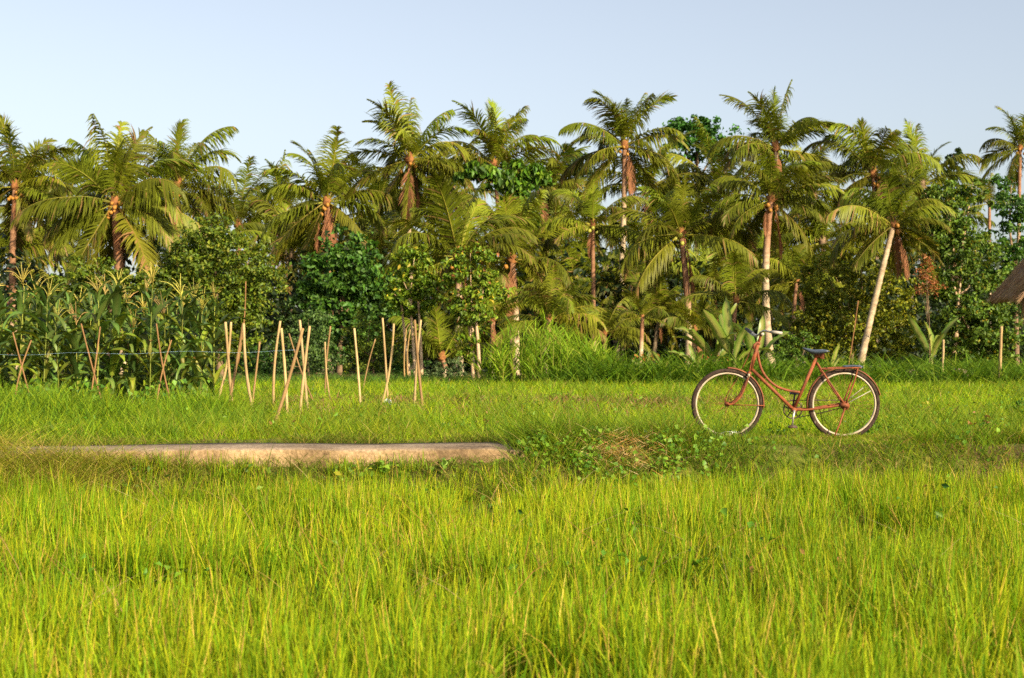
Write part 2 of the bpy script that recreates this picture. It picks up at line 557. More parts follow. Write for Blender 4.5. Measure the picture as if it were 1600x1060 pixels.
def meadow():
    parts = []
    n = 128000
    lo, hi = 13.2, 56.0
    d = lo * (hi / lo) ** rng.random(n)
    x = (rng.random(n) - .5) * 2 * (0.40 * d + 1.0)
    xc = np.clip(x, -9, 9)
    yp = d - SL * xc
    mud = 1.15 * np.exp(-((d - 26.0 - .06 * x) / 1.5) ** 2) * (x > -4.5) * (x < 5.5) + .8 * np.exp(-((d - 21.5) / .7) ** 2) * (x > 2) * (x < 6)
    keep = (yp > 13.15) & (rng.random(n) > mud * .9 * (vnoise(x, d, .9, 44) > .3)) & ((vnoise(x, d, .5, 45) > .2) | (rng.random(n) > .5))
    keep &= ~((yp < 14.0) & (rng.random(n) < .45))
    x, d = x[keep], d[keep]
    n = len(x)
    pos = np.stack([x, d, ground_z(x, d) - .01], 1)
    big = vnoise(x, d, 3.5, 41)
    h = (0.13 + 0.19 * rng.random(n)) * (.55 + .95 * vnoise(x, d, 1.0, 42))
    h *= np.clip((d - SL * np.clip(x, -9, 9) - 13.3) / 1.2, .34, 1)
    col = pick_cols(n, [(0.24, 0.33, 0.008), (0.16, 0.29, 0.008), (0.33, 0.36, 0.012), (0.38, 0.29, 0.08), (0.09, 0.18, 0.008)], [5, 4, 2.6, .9, 3.2], .28)
    col = col * (0.78 + .42 * big[:, None])
    w = (.0045 + .004 * rng.random(n)) * (d / 14) ** .8
    parts.append(blades(pos, h, w, rng.random(n) * 6.283, .1 + .35 * rng.random(n), .1 + .5 * rng.random(n), col, 2))
    # tall straggling tufts
    nt_ = 520
    d0 = 14.2 * (44 / 14.2) ** rng.random(nt_)
    x0 = (rng.random(nt_) - .5) * 2 * .4 * d0
    per = 34
    X = np.repeat(x0, per) + rng.normal(0, .09, nt_ * per); D = np.repeat(d0, per) + rng.normal(0, .09, nt_ * per)
    n = len(X)
    pos = np.stack([X, D, ground_z(X, D) - .01], 1)
    col = pick_cols(n, [(0.13, 0.20, 0.014), (0.19, 0.22, 0.02), (0.09, 0.17, 0.015)], [3, 2, 2]) * np.repeat(.8 + .5 * rng.random(nt_), per)[:, None]
    parts.append(blades(pos, .22 + .30 * rng.random(n), (.006 + .004 * rng.random(n)) * (D / 14) ** .6, rng.random(n) * 6.283, .1 + .4 * rng.random(n), .1 + .5 * rng.random(n), col, 3))
    # low stubble and dead stalks on the muddy strips
    n = 4500
    x = -4.5 + 11 * rng.random(n); d = np.where(rng.random(n) < .7, 26.5 + .06 * x + rng.normal(0, 1.1, n), 21.5 + rng.normal(0, .7, n))
    pos = np.stack([x, d, ground_z(x, d)], 1)
    col = pick_cols(n, [(0.24, 0.12, 0.06), (0.15, 0.07, 0.045), (0.36, 0.25, 0.12)], [3, 3, 1])
    parts.append(blades(pos, .10 + .18 * rng.random(n), .016 + .016 * rng.random(n), rng.random(n) * 6.283, .3 + 1.0 * rng.random(n), .2 * rng.random(n), col, 2))
    grass_obj('meadow_grass', 'short bright green grass covering the field behind the path', 'grass', parts, M['grass'])


meadow()


def bank_grass():
    parts = []
    # right: long grass on the earth bank
    n = 26000
    x = .05 + 6.6 * rng.random(n) ** .95
    yp = 11.55 + 1.35 * rng.random(n)
    keep = vnoise(x, yp, .35, 51) + .25 * rng.random(n) > .38
    x, yp = x[keep], yp[keep]
    n = len(x)
    y = yp + SL * x
    pos = np.stack([x, y, ground_z(x, y) - .01], 1)
    h = (.14 + .26 * rng.random(n)) * (.5 + .9 * vnoise(x, y, .5, 52))
    h = np.where(np.abs(x - 2.65) < 1.0, h * np.where(yp > 12.2, .26, .7), h)
    h = np.where(x > 3.6, h * .7, h)
    col = pick_cols(n, [(0.13, 0.22, 0.008), (0.20, 0.25, 0.01), (0.07, 0.14, 0.01), (0.30, 0.19, 0.05), (0.38, 0.27, 0.10)], [4, 3, 2.6, 1, .7], .3)
    parts.append(blades(pos, h, .004 + .004 * rng.random(n), rng.random(n) * 6.283, .1 + .5 * rng.random(n), .15 + .7 * rng.random(n), col, 3))
    # tall tuft beside the slab's end
    for cx, cy, k, s, hb in ((.35, 12.6, 900, .3, .34), (.85, 12.7, 700, .3, .30), (1.5, 12.75, 700, .35, .3), (4.3, 12.9, 300, .25, .2), (5.2, 12.6, 350, .3, .22), (1.95, 12.3, 420, .2, .26)):
        X = cx + rng.normal(0, s, k); D = cy + rng.normal(0, .22, k)
        X = np.clip(X, .02, 7)
        pos = np.stack([X, D, ground_z(X, D) - .01], 1)
        col = pick_cols(k, [(0.12, 0.20, 0.012), (0.08, 0.15, 0.012), (0.18, 0.22, 0.016)], [3, 2, 1.5])
        parts.append(blades(pos, hb * (.6 + .7 * rng.random(k)), .005 + .004 * rng.random(k), rng.random(k) * 6.283, .1 + .5 * rng.random(k), .1 + .6 * rng.random(k), col, 3))
    for cx in (2.08, 2.2, 3.15, 3.3, 2.65):
        k = 130
        X = cx + rng.normal(0, .09, k); D = 13.62 + rng.normal(0, .05, k)
        pos = np.stack([X, D, ground_z(X, D) - .01], 1)
        col = pick_cols(k, [(0.16, 0.25, 0.008), (0.10, 0.19, 0.008), (0.26, 0.28, 0.01)], [3, 2, 2])
        parts.append(blades(pos, .04 + .07 * rng.random(k), .004 + .003 * rng.random(k), rng.random(k) * 6.283, .1 + .5 * rng.random(k), .1 + .6 * rng.random(k), col, 3))
    # bare path under the wheels gets a thin fuzz
    n = 9000
    x = .1 + 6.5 * rng.random(n); yp = 12.7 + 1.1 * rng.random(n); y = yp + SL * x
    pos = np.stack([x, y, ground_z(x, y) - .005], 1)
    col = pick_cols(n, [(0.15, 0.20, 0.014), (0.22, 0.22, 0.02), (0.30, 0.22, 0.07)], [3, 2.4, 1])
    parts.append(blades(pos, (.03 + .07 * rng.random(n)) * (.4 + .9 * vnoise(x, y, .5, 54)), .004 + .003 * rng.random(n), rng.random(n) * 6.283, .2 + .5 * rng.random(n), .2 + .5 * rng.random(n), col, 2))
    # left: strip in front of and behind the slab
    n = 15000
    x = -6.2 + 6.3 * rng.random(n); yp = np.where(rng.random(n) < .62, 11.5 + .62 * rng.random(n) ** 1.3, 13.02 + .5 * rng.random(n)); y = yp + SL * x
    pos = np.stack([x, y, ground_z(x, y) - .01], 1)
    front = yp < 12.5
    h = np.where(front, .10 + .15 * rng.random(n), .07 + .12 * rng.random(n)) * (.5 + .9 * vnoise(x, y, .45, 55))
    col = pick_cols(n, [(0.12, 0.18, 0.012), (0.17, 0.19, 0.02), (0.27, 0.19, 0.06), (0.08, 0.13, 0.012)], [3, 3, 1.2, 1.6], .25)
    parts.append(blades(pos, h, .004 + .004 * rng.random(n), rng.random(n) * 6.283, .2 + .6 * rng.random(n), .2 + .8 * rng.random(n), col, 3))
    grass_obj('bank_grass', 'mixed long grass and weeds along both edges of the path', 'grass', parts, M['grass'])
    # dry feathery weeds smothering the left end of the slab
    parts = []
    n = 24000
    x = -6.3 + 4.2 * rng.random(n) ** 1.25
    yp = 11.35 + 1.15 * rng.random(n)
    dens = np.clip((-2.2 - x) / 1.2, .12, 1) * np.where(yp > 12.14, np.clip((-4.0 - x) / .6, 0, .8), 1)
    keep = rng.random(n) < dens
    x, yp = x[keep], yp[keep]
    n = len(x)
    y = yp + SL * x
    pos = np.stack([x, y, np.where(yp > 12.14, -.01, ground_z(x, y))], 1)
    h = (.26 + .36 * rng.random(n)) * np.clip((-1.9 - x) / 1.9, .3, 1.25) * np.where(yp > 12.14, .6, 1) * (.6 + .6 * vnoise(x, y, .5, 57))
    col = pick_cols(n, [(0.30, 0.28, 0.03), (0.20, 0.24, 0.015), (0.40, 0.29, 0.09), (0.13, 0.17, 0.012)], [3, 2.6, 2, 1.3], .25)
    parts.append(blades(pos, h, .003 + .004 * rng.random(n), rng.random(n) * 6.283, .2 + .7 * rng.random(n), .2 + .8 * rng.random(n), col, 3))
    grass_obj('dry_weeds', 'dry olive weeds spilling over the left end of the path', 'weeds', parts, M['grass'])
    # lush grass before the maize, olive grass before the poles
    parts = []
    n = 19000
    x = -8.6 + 5.6 * rng.random(n); d = 14.0 + 6.2 * rng.random(n) ** .9
    keep = vnoise(x, d, .6, 58) + .3 * rng.random(n) > .36
    x, d = x[keep], d[keep]; n = len(x)
    pos = np.stack([x, d, ground_z(x, d) - .01], 1)
    h = (.24 + .38 * rng.random(n)) * (.5 + .8 * vnoise(x, d, .8, 59)) * np.clip((-2.9 - x) / .9, .5, 1)
    col = pick_cols(n, [(0.13, 0.23, 0.010), (0.21, 0.28, 0.012), (0.07, 0.13, 0.010)], [4, 3, 3])
    parts.append(blades(pos, h, .009 + .007 * rng.random(n), rng.random(n) * 6.283, .1 + .35 * rng.random(n), .1 + .5 * rng.random(n), col, 3))
    grass_obj('lush_grass', 'lush green grass growing in front of the maize', 'grass', parts, M['grass'])
    parts = []
    n = 13000
    x = -3.3 + 3.2 * rng.random(n); d = 14.0 + 3.6 * rng.random(n)
    keep = vnoise(x, d, .5, 60) + .3 * rng.random(n) > .40
    x, d = x[keep], d[keep]; n = len(x)
    pos = np.stack([x, d, ground_z(x, d) - .01], 1)
    h = (.16 + .28 * rng.random(n)) * (.5 + .8 * vnoise(x, d, .6, 61)) * np.clip(1.3 - np.abs(x + 1.9) / 1.6, .4, 1)
    col = pick_cols(n, [(0.17, 0.23, 0.012), (0.25, 0.28, 0.015), (0.10, 0.17, 0.010), (0.32, 0.22, 0.07)], [4, 3, 2, .8])
    parts.append(blades(pos, h, .005 + .004 * rng.random(n), rng.random(n) * 6.283, .15 + .5 * rng.random(n), .1 + .6 * rng.random(n), col, 3))
    grass_obj('olive_grass', 'olive green grass tussocks in front of the bare poles', 'grass', parts, M['grass'])


bank_grass()


def leaf_cloud(pos, size, col, r=rng, up=0.5, aspect=0.55, out=None, droop=0.0, fold=0.18):
    """kite-shaped folded leaves (6 verts, 4 triangles as 2 quads)"""
    n = len(pos)
    size = np.broadcast_to(np.asarray(size, dtype=np.float64), (n,))
    nrm = r.normal(0, 1, (n, 3)); nrm /= np.linalg.norm(nrm, axis=1)[:, None]
    nrm[:, 2] += up
    if out is not None:
        nrm += out * .8
    nrm /= np.linalg.norm(nrm, axis=1)[:, None] + 1e-9
    a = r.normal(0, 1, (n, 3)); a[:, 2] -= droop
    a -= nrm * np.sum(a * nrm, 1)[:, None]
    a /= np.linalg.norm(a, axis=1)[:, None] + 1e-9
    b = np.cross(nrm, a)
    s = size[:, None]
    p0 = pos - a * s * .5
    p3 = pos + a * s * .5 - nrm * s * .12
    m1 = pos + nrm * s * .02
    l1 = pos - a * s * .08 + b * s * aspect * .5 + nrm * s * fold
    r1 = pos - a * s * .08 - b * s * aspect * .5 + nrm * s * fold
    V = np.stack([p0, l1, p3, r1], 1).reshape(-1, 3)
    i = np.arange(n)[:, None] * 4
    t = np.concatenate([i + [[0, 2, 1]], i + [[0, 3, 2]]], 0)
    C = np.repeat(col, 4, 0)
    return V, t, C


def creeper():
    mb = MB()
    # patches of heart-shaped leaves: (photo px, spread) along the bank
    spots = [(.62, 12.12, .18, 200), (.25, 12.2, .14, 120), (1.36, 12.2, .16, 170), (.95, 12.05, .25, 90), (1.7, 12.3, .14, 60), (2.3, 12.35, .3, 24), (5.6, 12.6, .5, 40), (4.2, 12.6, .5, 24)]
    for cx, cy, s, k in spots:
        x = cx + rng.normal(0, s * .7, k); y = cy + rng.normal(0, .17, k)
        x = np.maximum(x, .05)
        pos = np.stack([x, y, ground_z(x, y) + .03 + .15 * rng.random(k)], 1)
        col = pick_cols(k, [(0.10, 0.22, 0.014), (0.16, 0.27, 0.02), (0.06, 0.14, 0.012)], [3, 2, 1.5])
        v, t, c = leaf_cloud(pos, .026 + .032 * rng.random(k), col, up=1.0, aspect=.95, out=np.array([[.1, -.8, .2]]))
        mb.add(v, None, t, c)
    for cx, yp, s, k in [(-1.05, 12.0, .22, 260), (-.55, 12.02, .16, 120), (-1.4, 11.98, .15, 90), (-.25, 12.02, .12, 60), (-2.2, 11.95, .3, 60), (-.1, 12.1, .12, 90)]:
        x = cx + rng.normal(0, s, k); y = yp + SL * x + rng.normal(0, .07, k)
        pos = np.stack([x, y, -.24 + .16 * rng.random(k) * np.exp(-((x - cx) / s) ** 2)], 1)
        col = pick_cols(k, [(0.11, 0.20, 0.014), (0.17, 0.26, 0.02), (0.07, 0.14, 0.012)], [3, 2, 1.5])
        v, t, c = leaf_cloud(pos, .028 + .03 * rng.random(k), col, up=.8, aspect=.95, out=np.array([[.1, -.8, .2]]))
        mb.add(v, None, t, c)
    o = obj('creeper', mb.mesh('creeper'), M['leaf'])
    tag(o, 'bright green creeper leaves scrambling over the bank and slab edge', 'creeper', kind='stuff')
    # heap of dry orange straw
    mb = MB()
    n = 420
    x = .95 + rng.normal(0, .22, n); y = 12.26 + rng.normal(0, .12, n)
    pos = np.stack([x, y, ground_z(x, y) + .04 + .08 * rng.random(n)], 1)
    col = pick_cols(n, [(0.62, 0.38, 0.15), (0.50, 0.24, 0.08), (0.62, 0.46, 0.24)], [3, 1, 2])
    v, q, c = blades(pos, .06 + .09 * rng.random(n), .006 + .005 * rng.random(n), rng.random(n) * 6.283, .9 + 1.2 * rng.random(n), .4 * rng.random(n), col, 3)
    mb.add(v, q, None, c)
    n = 350
    x = 4.1 + rng.normal(0, .9, n); y = 12.25 + SL * x - .12 + rng.normal(0, .1, n)
    pos = np.stack([x, y, ground_z(x, y) + .02], 1)
    col = pick_cols(n, [(0.36, 0.20, 0.07), (0.30, 0.13, 0.05), (0.42, 0.29, 0.12)], [3, 1.5, 2])
    v, q, c = blades(pos, .05 + .06 * rng.random(n), .004 + .004 * rng.random(n), rng.random(n) * 6.283, 1.2 + 1.0 * rng.random(n), .4 * rng.random(n), col, 3)
    mb.add(v, q, None, c)
    o = obj('dry_straw', mb.mesh('dry_straw'), M['grass'])
    tag(o, 'dry orange straw lying on the grassy bank left of the bicycle', 'straw', kind='stuff')


creeper()


def field_weeds():
    mb = MB()
    nw = 420
    d0 = 14.3 * (42 / 14.3) ** rng.random(nw); x0 = (rng.random(nw) - .5) * 2 * .4 * d0
    d0[:70] = 6.5 + 5.0 * rng.random(70); x0[:70] = (rng.random(70) - .5) * 2 * .4 * d0[:70]
    per = 22
    s = np.repeat(.05 + .09 * rng.random(nw), per)
    X = np.repeat(x0, per) + rng.normal(0, 1, nw * per) * s; D = np.repeat(d0, per) + rng.normal(0, 1, nw * per) * s
    Z = ground_z(X, D) + .02 + .7 * np.abs(rng.normal(0, 1, nw * per)) * s * 1.3
    col = pick_cols(nw, [(0.08, 0.19, 0.012), (0.14, 0.25, 0.014), (0.05, 0.12, 0.012), (0.26, 0.24, 0.02), (0.22, 0.11, 0.04)], [3, 2, 2, .8, .6])
    v, t, c = leaf_cloud(np.stack([X, D, Z], 1), .03 + .04 * rng.random(nw * per), np.repeat(col, per, 0), up=.8, aspect=.6, out=np.array([[.1, -.5, .2]]))
    mb.add(v, None, t, c)
    o = obj('field_weeds', mb.mesh('field_weeds'), M['leaf'])
    tag(o, 'small broad leaved weeds dotted through rice and meadow', 'weeds', kind='stuff')


field_weeds()


def tall_grass():
    parts = []
    # dark green arching grass along the foot of the grove
    n = 9500
    x = 1.0 + 17.5 * rng.random(n); d = 43.5 + 5.5 * rng.random(n)
    pos = np.stack([x, d, ground_z(x, d)], 1)
    h = (.75 + .85 * rng.random(n)) * (.5 + .75 * vnoise(x, d, 1.3, 71)) * np.clip((x - .4) / 1.6, .5, 1)
    col = pick_cols(n, [(0.075, 0.15, 0.010), (0.12, 0.20, 0.012), (0.045, 0.095, 0.010), (0.18, 0.24, 0.02)], [4, 3, 2, 1.2])
    parts.append(blades(pos, h, .028 + .026 * rng.random(n), rng.random(n) * 6.283, .15 + .4 * rng.random(n), .2 + .7 * rng.random(n), col, 4))
    n = 3000
    x = -10 + 11.5 * rng.random(n); d = 46 + 5 * rng.random(n)
    pos = np.stack([x, d, ground_z(x, d)], 1)
    col = pick_cols(n, [(0.06, 0.13, 0.015), (0.09, 0.16, 0.03), (0.05, 0.10, 0.02)], [3, 2, 2])
    parts.append(blades(pos, (.3 + .4 * rng.random(n)), .02 + .014 * rng.random(n), rng.random(n) * 6.283, .2 + .4 * rng.random(n), .3 + .6 * rng.random(n), col, 3))
    grass_obj('verge_grass', 'tall dark green grass along the foot of the palm grove', 'grass', parts, M['grass'])
    parts = []
    # elephant grass
    nst = 150
    x0 = np.concatenate([-.3 + rng.normal(0, .25, 30), .3 + 3.0 * rng.random(nst - 30)])
    d0 = 45.5 + 2.5 * rng.random(nst)
    h0 = (1.0 + 1.35 * rng.random(nst)) * np.clip(1.2 - .26 * np.abs(x0 - .8), .45, 1.1) * (.75 + .45 * vnoise(x0, d0, .7, 73))
    per = 15
    tl = np.tile(np.linspace(.15, .98, per), nst)
    X = np.repeat(x0, per); D = np.repeat(d0, per); H = np.repeat(h0, per)
    n = len(X)
    pos = np.stack([X + rng.normal(0, .02, n), D + rng.normal(0, .02, n), ground_z(X, D) + H * tl * .8], 1)
    col = pick_cols(n, [(0.17, 0.28, 0.015), (0.23, 0.33, 0.02), (0.10, 0.19, 0.012), (0.30, 0.30, 0.05)], [4, 3, 1.6, .8])
    parts.append(blades(pos, .5 + .4 * rng.random(n), .034 + .02 * rng.random(n), rng.random(n) * 6.283, .15 + .4 * rng.random(n), .1 + .55 * rng.random(n), col, 4))
    pos = np.stack([x0, d0, ground_z(x0, d0)], 1)
    parts.append(blades(pos, h0 * .9, .03, rng.random(nst) * 6.28, .05 * rng.random(nst), .02, pick_cols(nst, [(0.26, 0.25, 0.05)], [1]), 3))
    grass_obj('elephant_grass', 'tall light green cane grass clump left of the young palms', 'grass', parts, M['grass'])


tall_grass()


# ------------------------------------------------------------------ coconut palms
def frond_arrays(seed, e0, bend, pairs=60, hang=0.55, wide=1.0):
    """frond of unit length growing along +x from the origin, start elevation e0 degrees"""
    r = np.random.default_rng(seed)
    ns = 40
    s = np.linspace(0, 1, ns)
    el = np.radians(e0 - bend * s ** 2.0)
    side = np.cumsum(r.normal(0, .012, ns)) + (r.random() - .5) * .25 * s ** 2
    step = 1.0 / (ns - 1)
    tan = np.stack([np.cos(el) * np.cos(side), np.cos(el) * np.sin(side), np.sin(el)], 1)
    pts = np.concatenate([[[0, 0, 0]], np.cumsum(tan[:-1] * step, 0)])
    mb = MB()
    rv, rq, rt = tube_np(pts[::3], np.interp(s[::3], [0, .15, 1], [.013, .008, .002]), 4, False)
    mb.add(rv, rq, None, (0.26, 0.25, 0.03) if e0 > -30 else (0.22, 0.17, 0.03))
    twist = r.normal(0, .6)
    V, Q, C = [], [], []
    nk = pairs * 2
    si = np.repeat(np.linspace(.13, .995, pairs), 2) + r.normal(0, .004, nk)
    sg = np.tile([1.0, -1.0], pairs)
    si = np.clip(si, .1, .999)
    base = np.stack([np.interp(si, s, pts[:, k]) for k in range(3)], 1)
    t = np.stack([np.interp(si, s, tan[:, k]) for k in range(3)], 1)
    t /= np.linalg.norm(t, axis=1)[:, None]
    # side vector of the rachis, slowly twisting
    up = np.array([0, 0, 1.0])
    sv = np.cross(up, t); sv /= np.linalg.norm(sv, axis=1)[:, None] + 1e-6
    nv = np.cross(t, sv)
    ang = twist * si
    sv2 = sv * np.cos(ang)[:, None] + nv * np.sin(ang)[:, None]
    nv2 = np.cross(t, sv2)
    ln = .29 * wide * np.interp(si, [.1, .25, .5, .75, 1.0], [.55, .9, 1.0, .8, .35]) * (1 + r.normal(0, .10, nk))
    tip = 1.0 if r.random() < .7 else r.uniform(.72, .9)
    gap = r.uniform(.25, .9)
    broken = (r.random(nk) < .08) | (si > tip) | ((np.abs(si - gap) < .035) & (r.random(nk) < .8))
    ln = np.where(broken, ln * .25, ln)
    fw = np.interp(si, [.1, .5, 1], [.35, .6, 1.4]) * np.interp(e0, [20, 80], [1.0, 1.9])
    d0 = sv2 * sg[:, None] + t * fw[:, None] + nv2 * .30
    d0 += r.normal(0, .13, (nk, 3))
    d0 /= np.linalg.norm(d0, axis=1)[:, None]
    g = hang * (0.7 + .6 * r.random(nk))
    segs = 3
    cur = base.copy()
    rows = []
    for k in range(segs + 1):
        tt = k / segs
        dirk = d0 * 1.0
        dirk = dirk + np.array([0, 0, -1.0]) * (g * (0.25 + 2.3 * tt))[:, None]
        dirk /= np.linalg.norm(dirk, axis=1)[:, None]
        if k > 0:
            cur = cur + dirk * (ln / segs)[:, None]
        wv = t - dirk * np.sum(t * dirk, 1)[:, None]
        wv /= np.linalg.norm(wv, axis=1)[:, None] + 1e-6
        w = .0068 * (1.0, 1.15, .85, .12)[k] * wide
        rows.append(np.stack([cur - wv * w, cur + wv * w], 1))
    V = np.stack(rows, 1)                      # nk, segs+1, 2, 3
    b0 = np.arange(nk)[:, None] * (segs + 1) * 2
    q = np.concatenate([b0 + np.array([[2 * k, 2 * k + 1, 2 * k + 3, 2 * k + 2]]) for k in range(segs)], 0)
    age = np.clip((70 - e0) / 140, 0, 1)
    young = np.array([0.130, 0.168, 0.009]); old = np.array([0.112, 0.120, 0.010])
    c = young * (1 - age) + old * age
    c = c[None, :] * (1 + r.normal(0, .14, (nk, 1)))
    dry = (r.random(nk) < .05) | ((si > .82) & (r.random(nk) < .35) & (e0 < 30))
    c = np.where(dry[:, None], np.array([0.24, 0.16, 0.05]), c)
    mb.add(V.reshape(-1, 3), q, None, np.repeat(np.clip(c, .01, 1), (segs + 1) * 2, 0))
    return mb


ELEV = [84, 74, 63, 50, 36, 22, 8, -8, -24, -42, -60, -74]
FROND = {}
FROND_ARR = []
for i_, e_ in enumerate(ELEV):
    FROND[e_] = []
    for k_ in range(6):
        bend_ = [30, 66, 92, 104, 104, 98, 88, 72, 56, 38, 22, 10][i_] * (0.72, .9, 1.05, 1.2, .8, 1.0)[k_]
        mb_ = frond_arrays(100 + i_ * 7 + k_, e_, bend_, 74, hang=(.18, .32, .48, .62, .8, .4)[k_] + (.14 if e_ < 40 else 0))
        if k_ > 2:
            me_ = mb_.mesh('frond'); me_.materials.append(M['frond']); FROND[e_].append(me_)
            continue
        lo_ = frond_arrays(100 + i_ * 7 + k_, e_, bend_, 36, hang=.4, wide=1.15)
        FROND_ARR.append((np.concatenate(lo_.v), np.concatenate(lo_.q), np.concatenate(lo_.c)))
        me_ = mb_.mesh('frond')
        me_.materials.append(M['frond'])
        FROND[e_].append(me_)


def icosphere_mesh(name, mat, squash=1.15):
    import bmesh
    bm = bmesh.new()
    bmesh.ops.create_icosphere(bm, subdivisions=2, radius=1.0)
    for v in bm.verts:
        v.co.z *= squash
        v.co *= 1 + .05 * math.sin(3 * math.atan2(v.co.y, v.co.x))
    me = bpy.data.meshes.new(name)
    bm.to_mesh(me)
    bm.free()
    me.polygons.foreach_set('use_smooth', [True] * len(me.polygons))
    me.materials.append(mat)
    return me


COCO = icosphere_mesh('coconut', M['coconut'])
COCOG = icosphere_mesh('coconut', M['coconutg'])


def nearest_elev(e):
    return min(ELEV, key=lambda a: abs(a - e))


def palm(label, hx, hy, d, Rpx, bx=None, n=24, low=-55, top=84, cocos=6, green=False, dead=1, red=.5, trunk_r=.15, group='coconut palms in the grove',
         seed=0, droop=0, name='coconut_palm', skew=0.0, pale=1.0, bend_x=0.0):
    r = random.Random(1000 + seed)
    heart = P(hx, hy, d)
    L = Rpx * d / F * 1.06
    bx = hx if bx is None else bx
    base = Vector(((bx - 800) / F * d, d + r.uniform(-.4, .4), 0))
    base.z = float(ground_z(np.array([base.x]), np.array([base.y]))[0]) - .1
    root = empty(name, base)
    tag(root, label, 'palm tree', group)
    hl = heart - base
    # trunk
    m = 34
    tt = np.linspace(0, 1, m)
    side = np.sin(tt * np.pi) * (bend_x + r.uniform(-.2, .2))
    pts = np.stack([hl.x * tt ** 1.15 + side, hl.y * tt + 0 * tt, hl.z * tt], 1)
    rad = trunk_r * (1.0 + .75 * np.exp(-tt * 14) - .22 * tt) * (1 + .05 * np.where(np.arange(m) % 2, 1, -1))
    v, q, t = tube_np(pts, rad, 10, True)
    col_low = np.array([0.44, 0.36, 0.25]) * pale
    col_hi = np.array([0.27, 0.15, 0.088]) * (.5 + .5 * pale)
    zz = np.clip(v[:, 2] / max(hl.z, .1), 0, 1)
    k = np.clip((zz - (1 - red)) / .22, 0, 1)[:, None]
    mb = MB()
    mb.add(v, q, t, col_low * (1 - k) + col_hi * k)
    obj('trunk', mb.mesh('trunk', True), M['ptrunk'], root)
    # fibrous crown base
    mb = MB()
    aa = np.linspace(0, 1, 8)
    cp = np.stack([np.zeros(8), np.zeros(8), (aa - .35) * .16 * L], 1) + np.array(hl)
    cr_ = .055 * L * np.array([.55, .85, 1.0, 1.02, .95, .8, .55, .25])
    v, q, t = tube_np(cp, cr_, 11, True)
    v = v + np.random.default_rng(seed).normal(0, .008 * L, v.shape)
    mb.add(v, q, t)
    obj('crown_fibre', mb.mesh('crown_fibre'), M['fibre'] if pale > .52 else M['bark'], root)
    # fronds by the golden angle, youngest at the top
    a0 = r.uniform(0, 6.28)
    n = n + 3
    lean = (r.uniform(-.14, .14), r.uniform(-.1, .1))
    for i in range(n):
        a = i / (n - 1)
        e = top - (top - low) * a ** 1.25 + r.uniform(-11, 11)
        az = a0 + i * 2.39996 + r.uniform(-.25, .25)
        e -= droop * 10
        face = (az + math.pi / 2 + math.pi) % (2 * math.pi) - math.pi      # 0 = towards the field
        if abs(face) < .75 and -55 < e < 48:
            az += (.95 if face >= 0 else -.95) * r.uniform(.8, 1.2)
        me = r.choice(FROND[nearest_elev(e)])
        ln = L * (.78 + .22 * min(1, a * 4)) * r.uniform(.74, 1.1) * (1.0 if e > -40 else .92)
        off = Vector((math.cos(az), math.sin(az), 0)) * .028 * L
        o = obj('frond', me, None, root, hl + off + Vector((0, 0, (.10 - .16 * a) * .3 * L)), (r.uniform(-.3, .3), r.uniform(-.16, .16) + lean[0] * math.cos(az) + lean[1] * math.sin(az) + skew * math.cos(az) * .2, az), (ln, ln * r.uniform(.9, 1.1), ln))
    for i in range(dead):
        az = r.uniform(0, 6.28) if i else -1.2 + r.uniform(-.8, .8)
        me = r.choice(FROND[-74])
        ln = L * r.uniform(.4, .75)
        off = Vector((math.cos(az), math.sin(az), 0)) * .05 * L
        obj('dead_frond', me, M['dead'], root, hl + off - Vector((0, 0, .06 * L)), (0, r.uniform(.0, .16), az), (ln, ln * .7, ln))
    for i in range(cocos):
        az = r.uniform(-3.4, .3)
        rr_ = r.uniform(.06, .11) * L
        s = r.uniform(.09, .125)
        o = obj('coconut', COCOG if green else COCO, None, root, hl + Vector((math.cos(az) * rr_, math.sin(az) * rr_, -r.uniform(.0, .17) * L)), (r.uniform(-.5, .5), r.uniform(-.5, .5), 0), (s, s, s))
    return root


palm('coconut palm with orange fruit and reddish trunk at the left edge', 24, 292, 84, 118, 22, 23, -60, 84, 8, dead=3, red=.8, seed=1, trunk_r=.22)
palm('broad drooping palm with orange coconuts behind the maize', 180, 318, 80, 142, 196, 30, -72, 84, 14, dead=3, red=.9, seed=2, trunk_r=.30)
palm('palm left of centre showing yellow coconuts beside the drooping broad one', 278, 288, 96, 118, 282, 22, -40, 84, 7, dead=1, red=.9, seed=3, trunk_r=.2)
palm('small dark palm with upright fronds beyond the olive tree', 372, 352, 112, 105, 372, 10, 30, 84, 0, dead=0, seed=4, trunk_r=.2)
palm('stocky palm with a brown skirt behind the dark green tree', 510, 316, 84, 120, 512, 27, -62, 84, 8, dead=3, red=.95, seed=5, trunk_r=.24)
palm('tall palm with yellow coconuts and a hanging orange frond left of centre', 640, 250, 84, 118, 644, 24, -64, 82, 8, dead=2, red=.35, seed=6, trunk_r=.16)
palm('palm with a fan of upright fronds above the creeper canopy', 772, 258, 92, 110, 790, 20, -22, 84, 0, dead=0, red=.6, seed=7)
palm('tallest palm with an orange heart right of centre', 976, 228, 84, 112, 960, 22, -45, 84, 3, dead=1, red=.35, seed=8, trunk_r=.19, pale=1.0)
palm('slim brown trunked palm with green coconuts left of the tallest palm', 926, 352, 74, 92, 928, 16, -28, 80, 5, green=True, dead=1, red=.9, seed=9, trunk_r=.13)
palm('palm with spotted red brown trunk behind the banana plants', 1064, 366, 72, 118, 1076, 20, -30, 84, 4, green=True, dead=1, red=.65, seed=10, trunk_r=.19)
palm('pale trunked palm with red fibre right above the bicycle handlebar', 1204, 312, 70, 112, 1206, 22, -30, 80, 6, dead=2, red=.42, seed=11, trunk_r=.20, bend_x=-.1)
